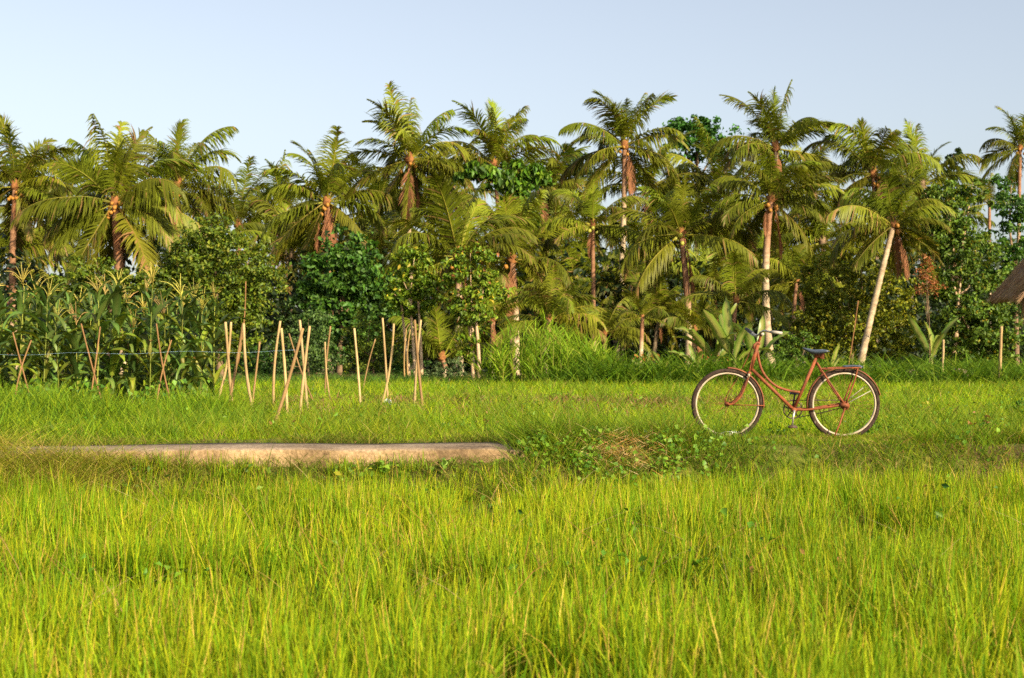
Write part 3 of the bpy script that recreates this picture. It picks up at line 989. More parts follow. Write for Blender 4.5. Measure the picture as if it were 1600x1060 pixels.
palm('tall palm whose fronds fan out behind the red fibred palm', 1212, 232, 96, 112, 1228, 20, -35, 84, 0, dead=1, red=.1, pale=.55, seed=12, trunk_r=.17)
palm('tangled palm crown left above the leaning pale trunk', 1364, 272, 92, 110, 1372, 22, -50, 82, 4, dead=2, red=.5, seed=13)
palm('palm with a pale trunk leaning right behind the bicycle rack', 1396, 352, 58, 112, 1340, 24, -50, 80, 2, dead=2, red=.12, seed=14, trunk_r=.14, bend_x=.12, pale=1.0)
palm('palm cut by the right edge of the picture', 1594, 232, 100, 78, 1590, 18, -35, 84, 3, dead=0, seed=15)
palm('small palm with whitish fronds left of the edge palm', 1546, 318, 96, 60, 1548, 9, 0, 84, 0, dead=0, seed=16, trunk_r=.12)
# juvenile palms whose fronds rise from near the ground
palm('young palm with long yellow ribbed fronds below the creeper canopy', 716, 400, 70, 140, 716, 15, -10, 82, 1, dead=1, seed=17, trunk_r=.22, name='young_palm', group='young palms in front of the grove', red=.4)
palm('young palm right beside the yellow ribbed one, arching over', 800, 405, 74, 130, 805, 14, -12, 82, 1, dead=1, seed=18, trunk_r=.2, name='young_palm', group='young palms in front of the grove')
palm('squat young palm behind the cane grass', 858, 500, 56, 96, 858, 14, -8, 80, 0, dead=0, seed=19, trunk_r=.18, name='young_palm', group='young palms in front of the grove')
palm('smallest young palm with yellow fronds on a short dark stem', 1004, 496, 58, 52, 1000, 10, 5, 75, 0, dead=0, seed=20, trunk_r=.1, name='young_palm', group='young palms in front of the grove')
palm('young palm in the shade beside the spotted trunk', 1150, 470, 64, 90, 1150, 12, -5, 82, 0, dead=0, seed=21, trunk_r=.12, name='young_palm', group='young palms in front of the grove')
palm('young palm with fronds touching the ground left of the slim tree', 690, 560, 58, 110, 690, 9, 25, 80, 0, dead=0, seed=22, trunk_r=.12, name='young_palm', group='young palms in front of the grove')
palm('young palm arching low between the cane grass and the smallest young palm', 945, 520, 62, 80, 945, 11, -5, 78, 0, dead=0, seed=23, trunk_r=.12, name='young_palm', group='young palms in front of the grove')
palm('young palm low in front of the spotted trunk', 1085, 515, 63, 72, 1085, 10, 0, 78, 0, dead=1, seed=24, trunk_r=.12, name='young_palm', group='young palms in front of the grove')
palm('young palm in the gap right of the pale trunk over the handlebar', 1245, 440, 72, 85, 1245, 12, -20, 75, 0, dead=1, seed=25, trunk_r=.12, name='young_palm', group='young palms in front of the grove')
palm('young palm behind the twin stemmed slim tree', 770, 500, 66, 90, 770, 12, -5, 80, 0, dead=1, seed=26, trunk_r=.14, name='young_palm', group='young palms in front of the grove')
# shaded row behind, nothing tells these apart
bk = [(60, 340, 110, 105), (110, 300, 118, 110), (235, 345, 110, 110), (440, 335, 116, 105), (455, 400, 106, 110), (590, 330, 112, 110), (600, 400, 104, 100),
      (705, 300, 108, 110), (850, 300, 108, 100), (870, 380, 98, 110), (1010, 300, 100, 110), (1010, 400, 92, 110), (1120, 300, 104, 115), (1140, 390, 92, 110), (1270, 300, 108, 115), (1285, 380, 92, 105),
      (1440, 290, 108, 110), (1460, 370, 98, 105), (330, 400, 100, 100), (20, 400, 100, 110),
      (900, 440, 86, 100), (985, 455, 84, 95), (1110, 450, 84, 100), (1180, 430, 88, 105), (1250, 450, 86, 90), (680, 430, 88, 105), (590, 460, 88, 95), (830, 450, 86, 100), (1030, 490, 80, 80)]
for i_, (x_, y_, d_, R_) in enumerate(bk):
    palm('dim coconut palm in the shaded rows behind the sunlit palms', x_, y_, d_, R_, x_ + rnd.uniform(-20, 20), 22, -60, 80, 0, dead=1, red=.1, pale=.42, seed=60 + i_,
         group='dim palms in the shaded rows')  # low trunk tone paints the shade of the rear rows into the bark


# ------------------------------------------------------------------ broadleaf trees and shrubs
def lobe_leaves(lobes, d, n, size, cols, probs, r, clump=.34, leaf_up=.5, aspect=.55, droop=.3):
    vol = np.array([l[2] * l[3] for l in lobes], dtype=float)
    vol /= vol.sum()
    P_, O_, D_ = [], [], []
    for l, f in zip(lobes, vol):
        c = np.array(P(l[0], l[1], d + (l[4] if len(l) > 4 else 0)))
        k = (d + (l[4] if len(l) > 4 else 0)) / F
        rx, rz = l[2] * k, l[3] * k
        ry = min(rx, rz * 1.3)
        m = max(20, int(n * f))
        nc = max(5, int(m / 34))
        u = r.normal(0, 1, (nc, 3)); u /= np.linalg.norm(u, axis=1)[:, None]
        rad = (.35 + .65 * r.random(nc) ** .6)[:, None]
        stray = np.where(r.random((nc, 1)) < .16, 1.0 + .45 * r.random((nc, 1)), 1.0)
        cc = u * rad * np.array([rx, ry, rz]) * (1 + .16 * r.normal(0, 1, (nc, 1))) * stray
        pick = r.integers(0, nc, m)
        cr = clump * min(rx, rz) * (.35 + .8 * r.random(nc))
        off = r.normal(0, .5, (m, 3)) * cr[pick][:, None] * np.array([1.1, 1.1, .7])
        p = cc[pick] + off
        P_.append(p + c)
        o = p / np.array([rx, ry, rz])
        O_.append(o / (np.linalg.norm(o, axis=1)[:, None] + .3))
        D_.append((r.random(nc) * .5 + .75)[pick])
    pos = np.concatenate(P_); out = np.concatenate(O_); br = np.concatenate(D_)
    col = pick_cols(len(pos), cols, probs, .2, r) * br[:, None]
    return leaf_cloud(pos, size * (.65 + .7 * r.random(len(pos))), col, r, leaf_up, aspect, out, droop), pos


def tree(name, label, cat, lobes, d, n, size, cols, probs=None, base=None, seed=0, trunk_r=.1, mat='bark', group=None, clump=.34, aspect=.55, droop=.3, limbs=None, stems=1):
    r = np.random.default_rng(500 + seed)
    probs = probs or [1] * len(cols)
    bx = base if base is not None else float(np.mean([l[0] for l in lobes]))
    b = P(bx, 600, d)
    b.z = float(ground_z(np.array([b.x]), np.array([b.y]))[0]) - .08
    root = empty(name, b)
    tag(root, label, cat, group)
    (v, t, c), pos = lobe_leaves(lobes, d, n, size, cols, probs, r, clump, .5, aspect, droop)
    zmin = b.z + .05
    v[:, 2] = np.maximum(v[:, 2], zmin + .1 * r.random(len(v)))
    mb = MB()
    mb.add(v - np.array(b), None, t, c)
    o = obj('crown' if cat == 'tree' else 'foliage', mb.mesh('foliage'), M['leaf'], root)
    o['kind'] = 'stuff'
    tops = sorted(lobes, key=lambda l: l[1])
    c0 = np.array(P(np.mean([l[0] for l in lobes]), np.mean([l[1] for l in lobes]), d)) - np.array(b)
    for s_ in range(stems):
        o0 = np.array([(s_ - (stems - 1) / 2) * .22, r.normal(0, .05), 0])
        mid = c0 * .5 + o0 * 1.2 + r.normal(0, .12, 3)
        path = smooth_path([o0, mid * np.array([.7, 1, 1]), c0 + o0 * 1.5], 14)
        mb = MB(); mb.tube(path, np.linspace(trunk_r, trunk_r * .5, 14), 8)
        obj('trunk' if cat == 'tree' else 'stem', mb.mesh('trunk', True), M[mat], root)
    for l in (limbs or lobes):
        e = np.array(P(l[0], l[1] - l[3] * .55, d + (l[4] if len(l) > 4 else 0))) - np.array(b)
        st = c0 * (.55 + .35 * r.random())
        path = smooth_path([st, (st + e) / 2 + np.array([0, 0, -.12]) + r.normal(0, .08, 3), e], 9)
        mb = MB(); mb.tube(path, np.linspace(trunk_r * .5, trunk_r * .12, 9), 6)
        obj('limb', mb.mesh('limb', True), M[mat], root)
    return root


OLIVE = [(0.12, 0.17, 0.012), (0.08, 0.13, 0.010), (0.17, 0.19, 0.014), (0.05, 0.09, 0.010)]
GREEN = [(0.045, 0.12, 0.014), (0.07, 0.16, 0.016), (0.03, 0.075, 0.012), (0.09, 0.18, 0.02)]
YEL = [(0.12, 0.20, 0.012), (0.17, 0.23, 0.014), (0.07, 0.13, 0.010), (0.36, 0.30, 0.02)]
tree('bushy_tree', 'bushy olive green tree behind the right end of the maize', 'tree',
     [(330, 372, 42, 42), (296, 418, 50, 42), (392, 428, 52, 46), (345, 468, 72, 45), (345, 520, 50, 42), (262, 448, 36, 34), (385, 490, 40, 36)], 50, 17000, .15, OLIVE, [4, 3, 2, 2], 345, 1, .14)
tree('shrub', 'olive shrub peeping over the maize tassels at left', 'shrub', [(150, 422, 42, 26), (200, 448, 46, 28), (110, 450, 34, 24), (235, 470, 40, 30), (160, 480, 70, 40)], 54, 9000, .15, OLIVE, [4, 3, 2, 2], 165, 2, .08)
tree('broadleaf_tree', 'dark green broadleaf tree left of the two slim trees', 'tree',
     [(545, 392, 42, 32), (515, 428, 40, 36), (572, 440, 36, 40), (530, 474, 58, 34), (476, 462, 30, 18), (585, 480, 34, 34), (540, 515, 50, 30)], 58, 8500, .24, GREEN, [3, 3, 2, 1.6], 530, 3, .13, aspect=.6, droop=.8)
tree('slim_tree', 'slim tree with yellow tinged leaves above the rightmost pole pair', 'tree',
     [(648, 412, 28, 28), (628, 448, 24, 24), (664, 452, 22, 28), (640, 480, 36, 22), (612, 466, 18, 16)], 52, 3400, .18, YEL, [4, 2.6, 2, .25], 650, 4, .07, 'palebark', droop=.7, stems=3)
tree('slim_tree', 'slim tree with twin pale stems and reddish inner twigs at centre', 'tree',
     [(735, 410, 34, 26), (714, 444, 30, 28), (756, 450, 26, 34), (738, 486, 38, 26), (732, 530, 16, 16), (732, 556, 14, 12)], 50, 4200, .17, YEL + [(0.22, 0.09, 0.03)], [3, 2.6, 2, .35, .4], 745, 5, .08, 'palebark', droop=.7, stems=2)
tree('creeper_canopy', 'flat canopy of large bright hanging leaves between palms at centre', 'tree',
     [(790, 264, 72, 9), (735, 268, 36, 10), (838, 272, 30, 10), (800, 284, 60, 12), (815, 318, 22, 26), (822, 350, 16, 20)], 78, 2600, .46, [(0.07, 0.16, 0.012), (0.12, 0.21, 0.014), (0.04, 0.09, 0.010)], [3, 2.5, 2], 800, 6, .12, aspect=.5, droop=2.5, clump=.9)
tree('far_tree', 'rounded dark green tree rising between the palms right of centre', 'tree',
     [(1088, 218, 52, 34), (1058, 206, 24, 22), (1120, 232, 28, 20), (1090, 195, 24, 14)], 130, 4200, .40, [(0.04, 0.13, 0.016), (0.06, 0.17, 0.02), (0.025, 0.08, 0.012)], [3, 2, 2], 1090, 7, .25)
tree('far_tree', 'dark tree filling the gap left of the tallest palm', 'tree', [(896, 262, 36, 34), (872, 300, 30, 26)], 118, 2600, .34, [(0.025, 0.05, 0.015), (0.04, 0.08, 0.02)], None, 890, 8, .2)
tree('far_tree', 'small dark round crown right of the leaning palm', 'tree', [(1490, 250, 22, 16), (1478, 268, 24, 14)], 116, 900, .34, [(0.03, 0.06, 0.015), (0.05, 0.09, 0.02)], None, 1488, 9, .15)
tree('shrub', 'large yellow green small leaved shrub behind the bicycle rack', 'shrub',
     [(1290, 440, 42, 46), (1345, 425, 44, 36), (1392, 470, 46, 54), (1325, 500, 84, 46), (1268, 510, 34, 46), (1412, 530, 30, 34), (1320, 540, 90, 30)], 61.5, 20000, .15,
     [(0.15, 0.18, 0.010), (0.21, 0.22, 0.012), (0.07, 0.10, 0.008), (0.27, 0.25, 0.015)], [4, 3, 3, 1], 1330, 10, .08, clump=.26)
tree('loose_tree', 'loose light green tree right of the leaning trunk', 'tree',
     [(1480, 322, 44, 40), (1520, 300, 28, 26), (1446, 312, 24, 18), (1505, 385, 50, 50), (1462, 430, 34, 38), (1525, 455, 50, 50), (1500, 520, 56, 46), (1560, 520, 44, 46), (1470, 375, 30, 30), (1530, 560, 60, 24)], 64, 17000, .20,
     [(0.09, 0.16, 0.015), (0.13, 0.19, 0.018), (0.05, 0.10, 0.012), (0.26, 0.22, 0.02)], [4, 3, 3, .4], 1487, 11, .13, 'palebark', clump=.3)
tree('broadleaf_tree', 'dense green tree at the right edge above the thatched roof', 'tree', [(1580, 312, 34, 42), (1592, 380, 36, 50), (1562, 415, 26, 40), (1600, 450, 40, 50)], 70, 5200, .22, GREEN, [3, 3, 2, 1.5], 1590, 12, .15, droop=.6)
tree('red_leaf_shrub', 'spray of orange red leaves right of the leaning trunk', 'shrub', [(1450, 412, 12, 16), (1446, 434, 18, 22), (1454, 450, 14, 14), (1440, 420, 8, 10)], 55, 900, .10, [(0.34, 0.12, 0.04), (0.26, 0.08, 0.03), (0.40, 0.19, 0.07), (0.14, .13, .02)], None, 1452, 13, .02, clump=.6)
tree('bush', 'blue green round bush below the dark broadleaf tree', 'shrub', [(482, 516, 44, 34), (470, 550, 50, 32), (510, 556, 40, 30)], 52, 4200, .11, [(0.07, 0.13, 0.03), (0.10, 0.17, 0.035), (0.04, 0.08, 0.02)], None, 485, 14, .05)
tree('bush', 'fine leaved olive bush behind the single upright pole', 'shrub', [(578, 522, 40, 36), (600, 556, 44, 30), (560, 560, 34, 26)], 54, 4600, .09, OLIVE, [3, 3, 1.5, 3], 580, 15, .05)
tree('bush', 'low grey green bush left of the twin stemmed slim tree', 'shrub', [(690, 582, 34, 14), (715, 574, 22, 16)], 47, 1500, .09, [(0.09, 0.14, 0.05), (0.13, 0.18, 0.06), (0.05, 0.09, 0.03)], None, 700, 16, .03)
tree('bush', 'low dark bush in the shade between the bean poles and grove', 'shrub', [(420, 570, 40, 26), (380, 570, 40, 22), (640, 575, 40, 20)], 55, 3200, .12, GREEN, [2, 1, 3, .5], 430, 17, .04)
tree('bush', 'dark leafy bush at the right edge of the meadow', 'shrub', [(1592, 640, 16, 12), (1602, 652, 18, 12)], 21, 700, .07, [(0.05, 0.13, 0.014), (0.08, 0.17, 0.016)], None, 1598, 18, .012)
tree('bush', 'fresh green bush between bicycle saddle and handlebar far behind', 'shrub', [(1255, 535, 26, 20), (1230, 555, 30, 20)], 50, 1700, .10, [(0.10, 0.19, 0.02), (0.14, 0.23, 0.02), (0.05, 0.10, 0.014)], None, 1245, 19, .03)


def grove_mass():
    """undergrowth of fronds and leaves in the depth of the grove"""
    r = np.random.default_rng(77)
    mb = MB()
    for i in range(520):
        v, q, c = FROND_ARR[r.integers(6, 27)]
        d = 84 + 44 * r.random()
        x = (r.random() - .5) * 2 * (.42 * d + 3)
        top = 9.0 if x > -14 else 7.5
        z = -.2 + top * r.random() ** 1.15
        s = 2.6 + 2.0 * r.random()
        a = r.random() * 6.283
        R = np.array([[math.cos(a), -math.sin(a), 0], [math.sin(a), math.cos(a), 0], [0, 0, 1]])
        mb.add(v @ R.T * s + np.array([x, d, z]), q, None, c * np.array([.38, .45, .55]))  # frond colours scaled down to paint in the deep shade of the grove
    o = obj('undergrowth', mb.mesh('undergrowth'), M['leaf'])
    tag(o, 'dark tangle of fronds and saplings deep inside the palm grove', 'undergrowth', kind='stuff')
    mb = MB()
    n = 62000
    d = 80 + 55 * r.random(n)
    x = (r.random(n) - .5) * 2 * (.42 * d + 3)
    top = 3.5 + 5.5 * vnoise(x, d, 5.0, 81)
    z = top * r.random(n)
    col = pick_cols(n, [(0.018, 0.035, 0.008), (0.03, 0.05, 0.010), (0.012, 0.025, 0.007)], [2, 1, 2], .2, r)  # very low leaf colours, the shade of the interior painted into the scrub
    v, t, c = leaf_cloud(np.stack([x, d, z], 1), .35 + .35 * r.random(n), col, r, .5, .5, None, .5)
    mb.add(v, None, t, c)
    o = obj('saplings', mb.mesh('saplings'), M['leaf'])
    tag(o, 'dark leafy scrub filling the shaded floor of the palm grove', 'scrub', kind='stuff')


grove_mass()


# ------------------------------------------------------------------ maize
def corn_leaf(seed, e0, bend, width=.12):
    r = np.random.default_rng(seed)
    n = 12
    s = np.linspace(0, 1, n)
    el = np.radians(e0 - bend * s ** 1.5)
    dirv = np.stack([np.cos(el), np.zeros(n), np.sin(el)], 1)
    pts = np.concatenate([[[0, 0, 0]], np.cumsum(dirv[:-1] / (n - 1), 0)])
    w = width * np.interp(s, [0, .12, .4, .75, 1], [.55, .9, 1, .7, .04]) * .5
    wave = np.sin(s * 19 + r.random() * 6) * .014 * (s > .05)
    nv = np.stack([-np.sin(el), np.zeros(n), np.cos(el)], 1)
    tw = (r.random() - .5) * 1.2 * s
    yv = np.stack([np.zeros(n), np.cos(tw), np.zeros(n)], 1) + nv * np.sin(tw)[:, None]
    Lf = pts + yv * w[:, None] + nv * (w * .45 + wave)[:, None]
    Rt = pts - yv * w[:, None] + nv * (w * .45 - wave)[:, None]
    v = np.stack([Lf, pts, Rt], 1).reshape(-1, 3)
    q = []
    for i in range(n - 1):
        a = i * 3
        q += [(a, a + 1, a + 4, a + 3), (a + 1, a + 2, a + 5, a + 4)]
    c = np.empty((len(v), 3)); c[:] = (0.055, 0.12, 0.018)
    c[1::3] = (0.10, 0.15, 0.03)
    c *= 1 + r.normal(0, .2)
    if seed % 4 == 3:
        c *= np.array([1.9, 1.45, .8])
    me = np_mesh('leaf', v, q, None, c, True)
    me.materials.append(M['corn'])
    return me


CL = [corn_leaf(200 + i, *a) for i, a in enumerate([(72, 60), (70, 100), (64, 135), (60, 120), (56, 150), (66, 80), (50, 140), (60, 155)])]


def corn_tassel(seed):
    r = np.random.default_rng(seed)
    mb = MB()
    c0 = (0.42, 0.38, 0.07) if seed % 3 else (0.44, 0.32, 0.10)
    mb.tube([(0, 0, 0), (0, .01, .2), (.005, .0, .44)], [.007, .007, .004], 5, c0)
    for i in range(9):
        a = r.random() * 6.28; z0 = .04 + .12 * r.random(); l = .2 + .16 * r.random(); sp = .35 + .75 * r.random()
        p = [(0, 0, z0), (math.cos(a) * l * sp * .5, math.sin(a) * l * sp * .5, z0 + l * .55), (math.cos(a) * l * sp, math.sin(a) * l * sp, z0 + l * (.95 - .45 * (sp - .35)))]
        mb.tube(smooth_path(p, 6), [.006, .0065, .006, .0055, .005, .003], 5, c0)
    me = mb.mesh('tassel')
    me.materials.append(M['corn'])
    return me


CT = [corn_tassel(300 + i) for i in range(5)]


def corn_stalk(seed):
    r = np.random.default_rng(seed)
    z = np.linspace(0, 1, 18)
    mb = MB()
    pts = np.stack([.01 * np.sin(z * 5 + seed), .01 * np.cos(z * 4 + seed), z], 1)
    rad = np.linspace(.011, .005, 18) * (1 + .18 * (np.arange(18) % 3 == 0))
    mb.tube(pts, rad, 7, (0.24, 0.27, 0.04))
    me = mb.mesh('stalk', True)
    me.materials.append(M['corn'])
    return me


CS = [corn_stalk(310 + i) for i in range(3)]


def corn_ear():
    mb = MB()
    z = np.linspace(0, 1, 9)
    mb.tube(np.stack([.03 * z ** 2, 0 * z, z * .24], 1), [.012, .025, .031, .033, .031, .027, .021, .014, .005], 8, (0.24, 0.25, 0.05))
    for i in range(5):
        a = i * 1.26
        mb.tube([(.03, 0, .235), (.03 + .02 * math.cos(a), .02 * math.sin(a), .27), (.03 + .035 * math.cos(a), .035 * math.sin(a), .265)], [.003, .002, .001], 4, (0.30, 0.13, 0.05))
    me = mb.mesh('ear', True)
    me.materials.append(M['corn'])
    return me


CE = corn_ear()


def corn_plant(x, y, h, label, group, r, nleaf=11, tass=1.0):
    z0 = float(ground_z(np.array([x]), np.array([y]))[0])
    root = empty('maize_plant', (x, y, z0 - .02), r.uniform(0, 6.28))
    root.rotation_euler = (r.uniform(-.05, .05), r.uniform(-.05, .05), root.rotation_euler.z)
    tag(root, label, 'maize', group)
    obj('stalk', r.choice(CS), None, root, None, None, (1, 1, h))
    for i in range(nleaf):
        t = .16 + .78 * i / (nleaf - 1)
        L = (.62 + .32 * math.sin(math.pi * t)) * r.uniform(.85, 1.15)
        if t > .85:
            L *= .7
        me = CL[r.choice([0, 1, 5])] if t > .75 else CL[r.choice([1, 2, 3, 4, 6, 7])]
        az = (i % 2) * math.pi + r.uniform(-.6, .6)
        obj('leaf', me, None, root, (0, 0, h * t), (r.uniform(-.1, .1), 0, az), (L, L * r.uniform(.95, 1.35), L))
    if r.random() < tass:
        obj('tassel', r.choice(CT), None, root, (0, 0, h * .985), (r.uniform(-.25, .25), r.uniform(-.25, .25), r.uniform(0, 6.28)), (r.uniform(.6, 1.1), r.uniform(.6, 1.1), r.uniform(.75, 1.15)))
    if r.random() < .6:
        obj('ear', CE, None, root, (.02, 0, h * r.uniform(.36, .5)), (0, r.uniform(.15, .35), r.uniform(0, 6.28)))


rc = random.Random(9)
front = [-8, 30, 68, 92, 122, 152, 172, 205, 232, 262, 286, 312, 332]
for i_, px_ in enumerate(front):
    d_ = 22.4 + rc.uniform(-.4, .6)
    h_ = [1.75, 1.7, 1.72, 1.35, 1.3, 1.75, 1.85, 1.3, 1.72, 1.45, 1.6, 1.55, 1.62][i_] * rc.uniform(.98, 1.2)
    corn_plant((px_ - 800) / F * d_, d_, h_, 'tasselled maize plant, %s from the left edge in the front row' % ORD[i_], 'front row of maize', rc)
for row in range(4):
    d_ = 23.4 + row * .95
    x_ = -10.4
    while x_ < (345 - 800) / F * d_ - rc.uniform(0, .3):
        corn_plant(x_ + rc.uniform(-.08, .08), d_ + rc.uniform(-.25, .25), rc.uniform(1.65, 2.05), 'maize plant crowded in the rows behind the front row', 'rear rows of maize', rc, 10, .25)
        x_ += rc.uniform(.30, .42)


def maize_floor():
    mb = MB()
    n = 1500
    x = -9.5 + 4.9 * rng.random(n); d = 20.6 + 1.8 * rng.random(n)
    pos = np.stack([x, d, ground_z(x, d) + .05 + .5 * rng.random(n) ** 1.6], 1)
    keep = vnoise(x, d, .45, 91) > .68
    pos = pos[keep]
    col = pick_cols(len(pos), [(0.09, 0.20, 0.016), (0.13, 0.24, 0.02), (0.05, 0.12, 0.014)], [3, 2, 1])
    v, t, c = leaf_cloud(pos, .07 + .05 * rng.random(len(pos)), col, up=.7, aspect=.9, out=np.array([[.1, -.7, .2]]), droop=1)
    mb.add(v, None, t, c)
    o = obj('bean_vines', mb.mesh('bean_vines'), M['leaf'])
    tag(o, 'broad leaved bean vines around the foot of the maize', 'vines', kind='stuff')


maize_floor()


# ------------------------------------------------------------------ bamboo poles and string
def pole(x0, y0, x1, y1, d, rad, label, group, col=(1, 1, 1), extra=.12, name='bamboo_pole', dd=0.0):
    a = P(x1, y1, d)
    b = P(x0, y0, d + dd)
    a.z -= extra
    dirv = (b - a)
    n = 16
    t = np.linspace(0, 1, n)
    r = np.random.default_rng(int(x0 * 7 + y0))
    nodes = 1 + .16 * (np.arange(n) % 4 == 2)
    bow = r.normal(0, .028)
    pts = np.stack([dirv.x * t + bow * np.sin(t * np.pi), dirv.y * t + .5 * bow * np.sin(t * np.pi), dirv.z * t], 1)
    mb = MB()
    mb.tube(pts, rad * nodes * np.linspace(1.05, .85, n), 9, col)
    o = obj(name, mb.mesh(name, True), M['bamboo'])
    o.location = a
    tag(o, label, 'pole', group)
    return o


k7 = 400 / 1247.0
poles7 = [(190, 260, 95, 690), (163, 260, 203, 710), (250, 265, 160, 720), (252, 268, 312, 725), (330, 355, 285, 700), (430, 255, 398, 690), (435, 290, 467, 725), (540, 290, 385, 765),
          (472, 315, 603, 645), (525, 250, 567, 705), (573, 280, 520, 718), (675, 280, 648, 610), (648, 357, 683, 660), (790, 290, 823, 668), (893, 343, 830, 590), (928, 240, 955, 640), (983, 268, 918, 660),
          (1085, 250, 1130, 690), (1115, 250, 1083, 665)]
tints = [(1, .95, .85), (1.1, 1.08, .95), (.6, .5, .4), (1, 1, .95), (.78, .68, .56)]
poles7.sort(key=lambda p: p[0])
for i_, (a_, b_, c_, e_) in enumerate(poles7):
    yb = 420 + e_ * k7
    d_ = F * (CZ + .10) / (yb + 4 - HOR)
    pole(300 + a_ * k7, 420 + b_ * k7, 300 + c_ * k7, yb, d_, .021 if b_ < 300 else .016, 'bare bamboo bean pole, %s from the left by its top, right of the maize' % ORD[i_], 'bare poles right of the maize',
         tints[i_ % 5] if i_ != 13 else (1.2, 1.2, 1.15), dd=((i_ * 37) % 7 - 3) * .06)
poles6 = [(62, 372, 183, 705), (153, 410, 70, 720), (395, 330, 512, 650), (488, 345, 430, 650), (762, 330, 870, 740), (835, 410, 755, 700), (635, 330, 640, 520)]
names6 = ['left pole of the crossed pair nearest the left edge, before the maize', 'right pole of the crossed pair nearest the left edge, before the maize',
          'longer pole of the middle crossed pair before the maize', 'shorter pole of the middle crossed pair before the maize',
          'reddish pole leaning left among the right end of the maize', 'brown pole leaning right among the right end of the maize', 'pole half hidden in the middle of the maize']
for i_, (a_, b_, c_, e_) in enumerate(poles6):
    pole(a_ * k7, 400 + b_ * k7, c_ * k7, 400 + e_ * k7, 21.3 if i_ < 6 else 23, .012, names6[i_], 'poles among the maize', (.55, .4, .3) if i_ % 2 == 0 else (.65, .5, .38), extra=.35)
pole(635, 515, 632, 582, 40, .02, 'thin far stake left of the slim trees', 'stakes by the slim trees', (.9, .8, .6))
pole(641, 515, 637, 580, 41, .018, 'thinner far stake close behind its neighbour by the slim trees', 'stakes by the slim trees', (.9, .8, .6))
pole(1474, 531, 1472, 576, 46, .04, 'short pale stake in the verge grass right of the bicycle', None, (1.0, 1.0, 1.0), name='stake')
pole(1565, 510, 1562, 590, 44, .045, 'tall pale stake before the thatched roof', None, (1.0, .95, .85), name='stake')
pole(1341, 470, 1322, 590, 51.5, .022, 'reddish dead stem before the yellow green shrub', None, (.6, .4, .28), name='dead_stem')
pole(384, 440, 372, 560, 30, .013, 'dark twiggy stem standing just right of the maize', None, (.6, .42, .3), name='dead_stem')
mb = MB()
a_, b_ = P(-40, 553, 21.6), P(465, 547, 19.9)
t_ = np.linspace(0, 1, 30)
sp = np.stack([a_.x + (b_.x - a_.x) * t_, a_.y + (b_.y - a_.y) * t_, a_.z + (b_.z - a_.z) * t_ - .03 * np.sin(t_ * np.pi * 3) ** 2], 1)
mb.tube(sp, .0011, 5)
mt_, nt_, b_ = new_mat('blue_twine')
b_.inputs['Base Color'].default_value = (0.36, 0.55, 0.72, 1); b_.inputs['Roughness'].default_value = .5
tag(obj('twine', mb.mesh('twine', True), mt_), 'pale blue twine stretched past the maize to the poles', 'twine')


# ------------------------------------------------------------------ banana and taro plants
def banana_leaf(seed, e0, bend, width):
    r = np.random.default_rng(seed)
    n = 18
    s = np.linspace(0, 1, n)
    el = np.radians(e0 - bend * s ** 1.7)
    dirv = np.stack([np.cos(el), np.zeros(n), np.sin(el)], 1)
    pts = np.concatenate([[[0, 0, 0]], np.cumsum(dirv[:-1] / (n - 1), 0)])
    w = width * np.interp(s, [0, .16, .24, .5, .85, 1], [.05, .06, .75, 1, .75, .06]) * .5
    nv = np.stack([-np.sin(el), np.zeros(n), np.cos(el)], 1)
    f = .35 + .2 * r.random()
    rip = r.normal(0, .012, (n, 2))
    yv = np.array([[0, 1.0, 0]])
    A = pts + yv * w[:, None] + nv * (w * f + rip[:, 0])[:, None]
    B = pts - yv * w[:, None] + nv * (w * f + rip[:, 1])[:, None]
    v = np.stack([A, pts + nv * -.004, B], 1).reshape(-1, 3)
    q = []
    for i in range(n - 1):
        a = i * 3
        q += [(a, a + 1, a + 4, a + 3), (a + 1, a + 2, a + 5, a + 4)]
    c = np.empty((len(v), 3)); c[:] = np.array((0.10, 0.22, 0.016)) * (1 + r.normal(0, .1)); c[1::3] = (0.30, 0.30, 0.08)
    me = np_mesh('leaf', v, q, None, c, True)
    me.materials.append(M['banana'])
    return me


BL = [banana_leaf(400 + i, *a) for i, a in enumerate([(82, 14, .16), (74, 26, .17), (66, 40, .18), (56, 60, .17), (72, 50, .16), (45, 75, .18)])]


def banana(px, d, H, label, n=7, seed=0, group='banana plants in the verge'):
    r = random.Random(seed)
    b = P(px, 600, d)
    b.z = float(ground_z(np.array([b.x]), np.array([b.y]))[0]) - .03
    root = empty('banana_plant', b, r.uniform(0, 6.28))
    tag(root, label, 'banana plant', group)
    mb = MB()
    z = np.linspace(0, 1, 8)
    mb.tube(np.stack([0 * z, .02 * z, z * H * .4], 1), np.linspace(.07, .045, 8) * H / 1.8, 9, (0.25, 0.26, 0.06))
    obj('stem', mb.mesh('stem', True), M['banana'], root)
    for i in range(n):
        L = H * r.uniform(.62, .95)
        az = i * 2.4 + r.uniform(-.3, .3)
        me = BL[0] if i == 0 else r.choice(BL[1:])
        obj('leaf', me, None, root, (0, 0.02, H * (.40 - .02 * i)), (r.uniform(-.5, .5), 0, az), (L, L, L))


